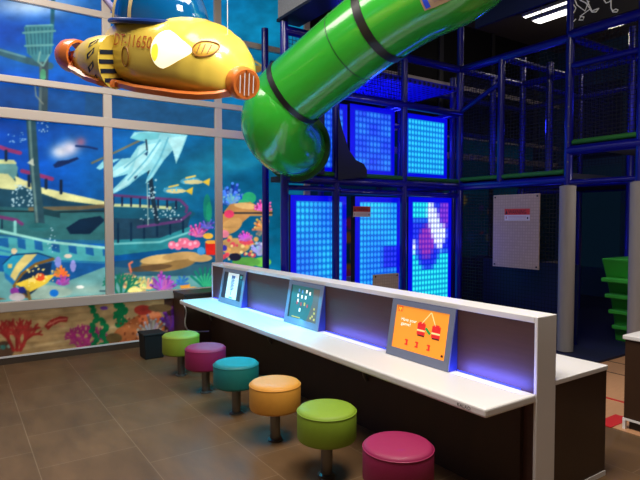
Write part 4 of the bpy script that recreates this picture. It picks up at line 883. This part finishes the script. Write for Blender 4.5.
# ------------------------------------------------------------------ ceiling lamps
def lampbox(x0, x1, y0, y1, z, label, e, name='tube_light'):
    t = thing(name, label, 'ceiling light', ((x0+x1)/2, (y0+y1)/2, z), None)
    obj('housing', MB().box(x0-.02, x1+.02, y0-.02, y1+.02, z+.012, z+.06), mat('lamp_housing', (200, 200, 200), .4), t)
    for yy in (y0+.08, y1-.08):
        mb = MB(); mb.tube([((x0+x1)/2, yy, z+.05), ((x0+x1)/2, yy, ZC)], .008, 6); obj('hanger_rod', mb, M_steel, t)
    obj('diffuser', MB().box(x0, x1, y0, y1, z, z+.012), mat('lamp_diffuser_%d' % int(e*10), (255, 250, 240), .4, emit=e), t); return t
lampbox(7.5, 7.68, 4.55, 5.15, 4.62, 'bright white tube light high above the playground beside the doodled board', 4)
lampbox(7.9, 7.96, 4.75, 5.6, 4.9, 'thin white tube light higher up beyond the brighter one', 3)

# ------------------------------------------------------------------ lights
def area(name, loc, rot, sx, sy, e, col):
    l = bpy.data.lights.new(name, 'AREA'); l.shape = 'RECTANGLE'; l.size = sx; l.size_y = sy; l.energy = e; l.color = col
    o = bpy.data.objects.new(name, l); o.location = loc; o.rotation_euler = rot; COL.objects.link(o); return o
area('ceiling_light_near', (1.2, 1.8, 4.7), (0, 0, 0), 2.4, 1.6, 165, (1, .93, .82))
area('ceiling_light_mural', (.2, 4.8, 4.8), (0, 0, 0), 1.6, 1.4, 100, (1, .94, .84))
area('ceiling_light_counter', (2.6, 1.9, 4.6), (0, 0, 0), .9, .9, 60, (1, .93, .85))
area('ceiling_light_gym', (6.0, .2, 4.6), (0, 0, 0), 1.4, 1.0, 45, (1, .9, .8))
area('sub_spot', (1.6, 1.6, 3.6), Vector((-.5, 1.9, -.8)).to_track_quat('-Z', 'Y').to_euler(), .5, .4, 24, (1, .97, .9))
area('counter_glow', (DX-.03, 3.9, CZ+.05), Vector((-.35, 0, -1)).to_track_quat('-Z', 'Y').to_euler(), .04, 3.9, 9, (.1, .5, 1))
for y, sy_, e in ((5.3, 1.2, 5), (4.45, .45, 2), (3.25, .7, 3), (1.98, .45, 3)):
    area('divider_glow', (DX-.075, y, CZ+.014), Vector((1, 0, .35)).to_track_quat('-Z', 'Y').to_euler(), sy_, .03, e*.7, (.10, .13, 1))
area('far_worktop_glow', (CX+.1, 4.75, CZ+.3), (0, 0, 0), .12, 2.2, 15, (.0, .62, 1))
def pt(name, loc, e, col, r=.1):
    l = bpy.data.lights.new(name, 'POINT'); l.energy = e; l.color = col; l.shadow_soft_size = r; o = bpy.data.objects.new(name, l); o.location = loc; COL.objects.link(o)
pt('gym_fill', (6.2, 2.5, 2.0), 16, (1, .95, .9)); pt('far_fill', (8.2, 4.2, 4.2), 16, (1, .9, .8))  # added fill points for the green steps and far ceiling, no fixtures there
for loc, e in (((4.3, 4.6, 2.6), 7), ((5.3, 5.8, 2.7), 16), ((5.3, 4.7, 1.2), 4), ((6.5, 4.4, 2.8), 8), ((4.4, 5.8, 2.8), 26), ((6.6, 3.0, 3.0), 8), ((6.4, 4.3, 1.2), 6)): pt('blue_fill', loc, e, (.02, .03, 1))  # unseen blue fill points, added to brighten posts and decks
w = bpy.data.worlds.new('world'); SC.world = w; w.use_nodes = True; w.node_tree.nodes['Background'].inputs[0].default_value = (.5, .55, .7, 1); w.node_tree.nodes['Background'].inputs[1].default_value = .02
SC.view_settings.view_transform = 'Standard'; SC.view_settings.look = 'None'; SC.view_settings.exposure = 0.0
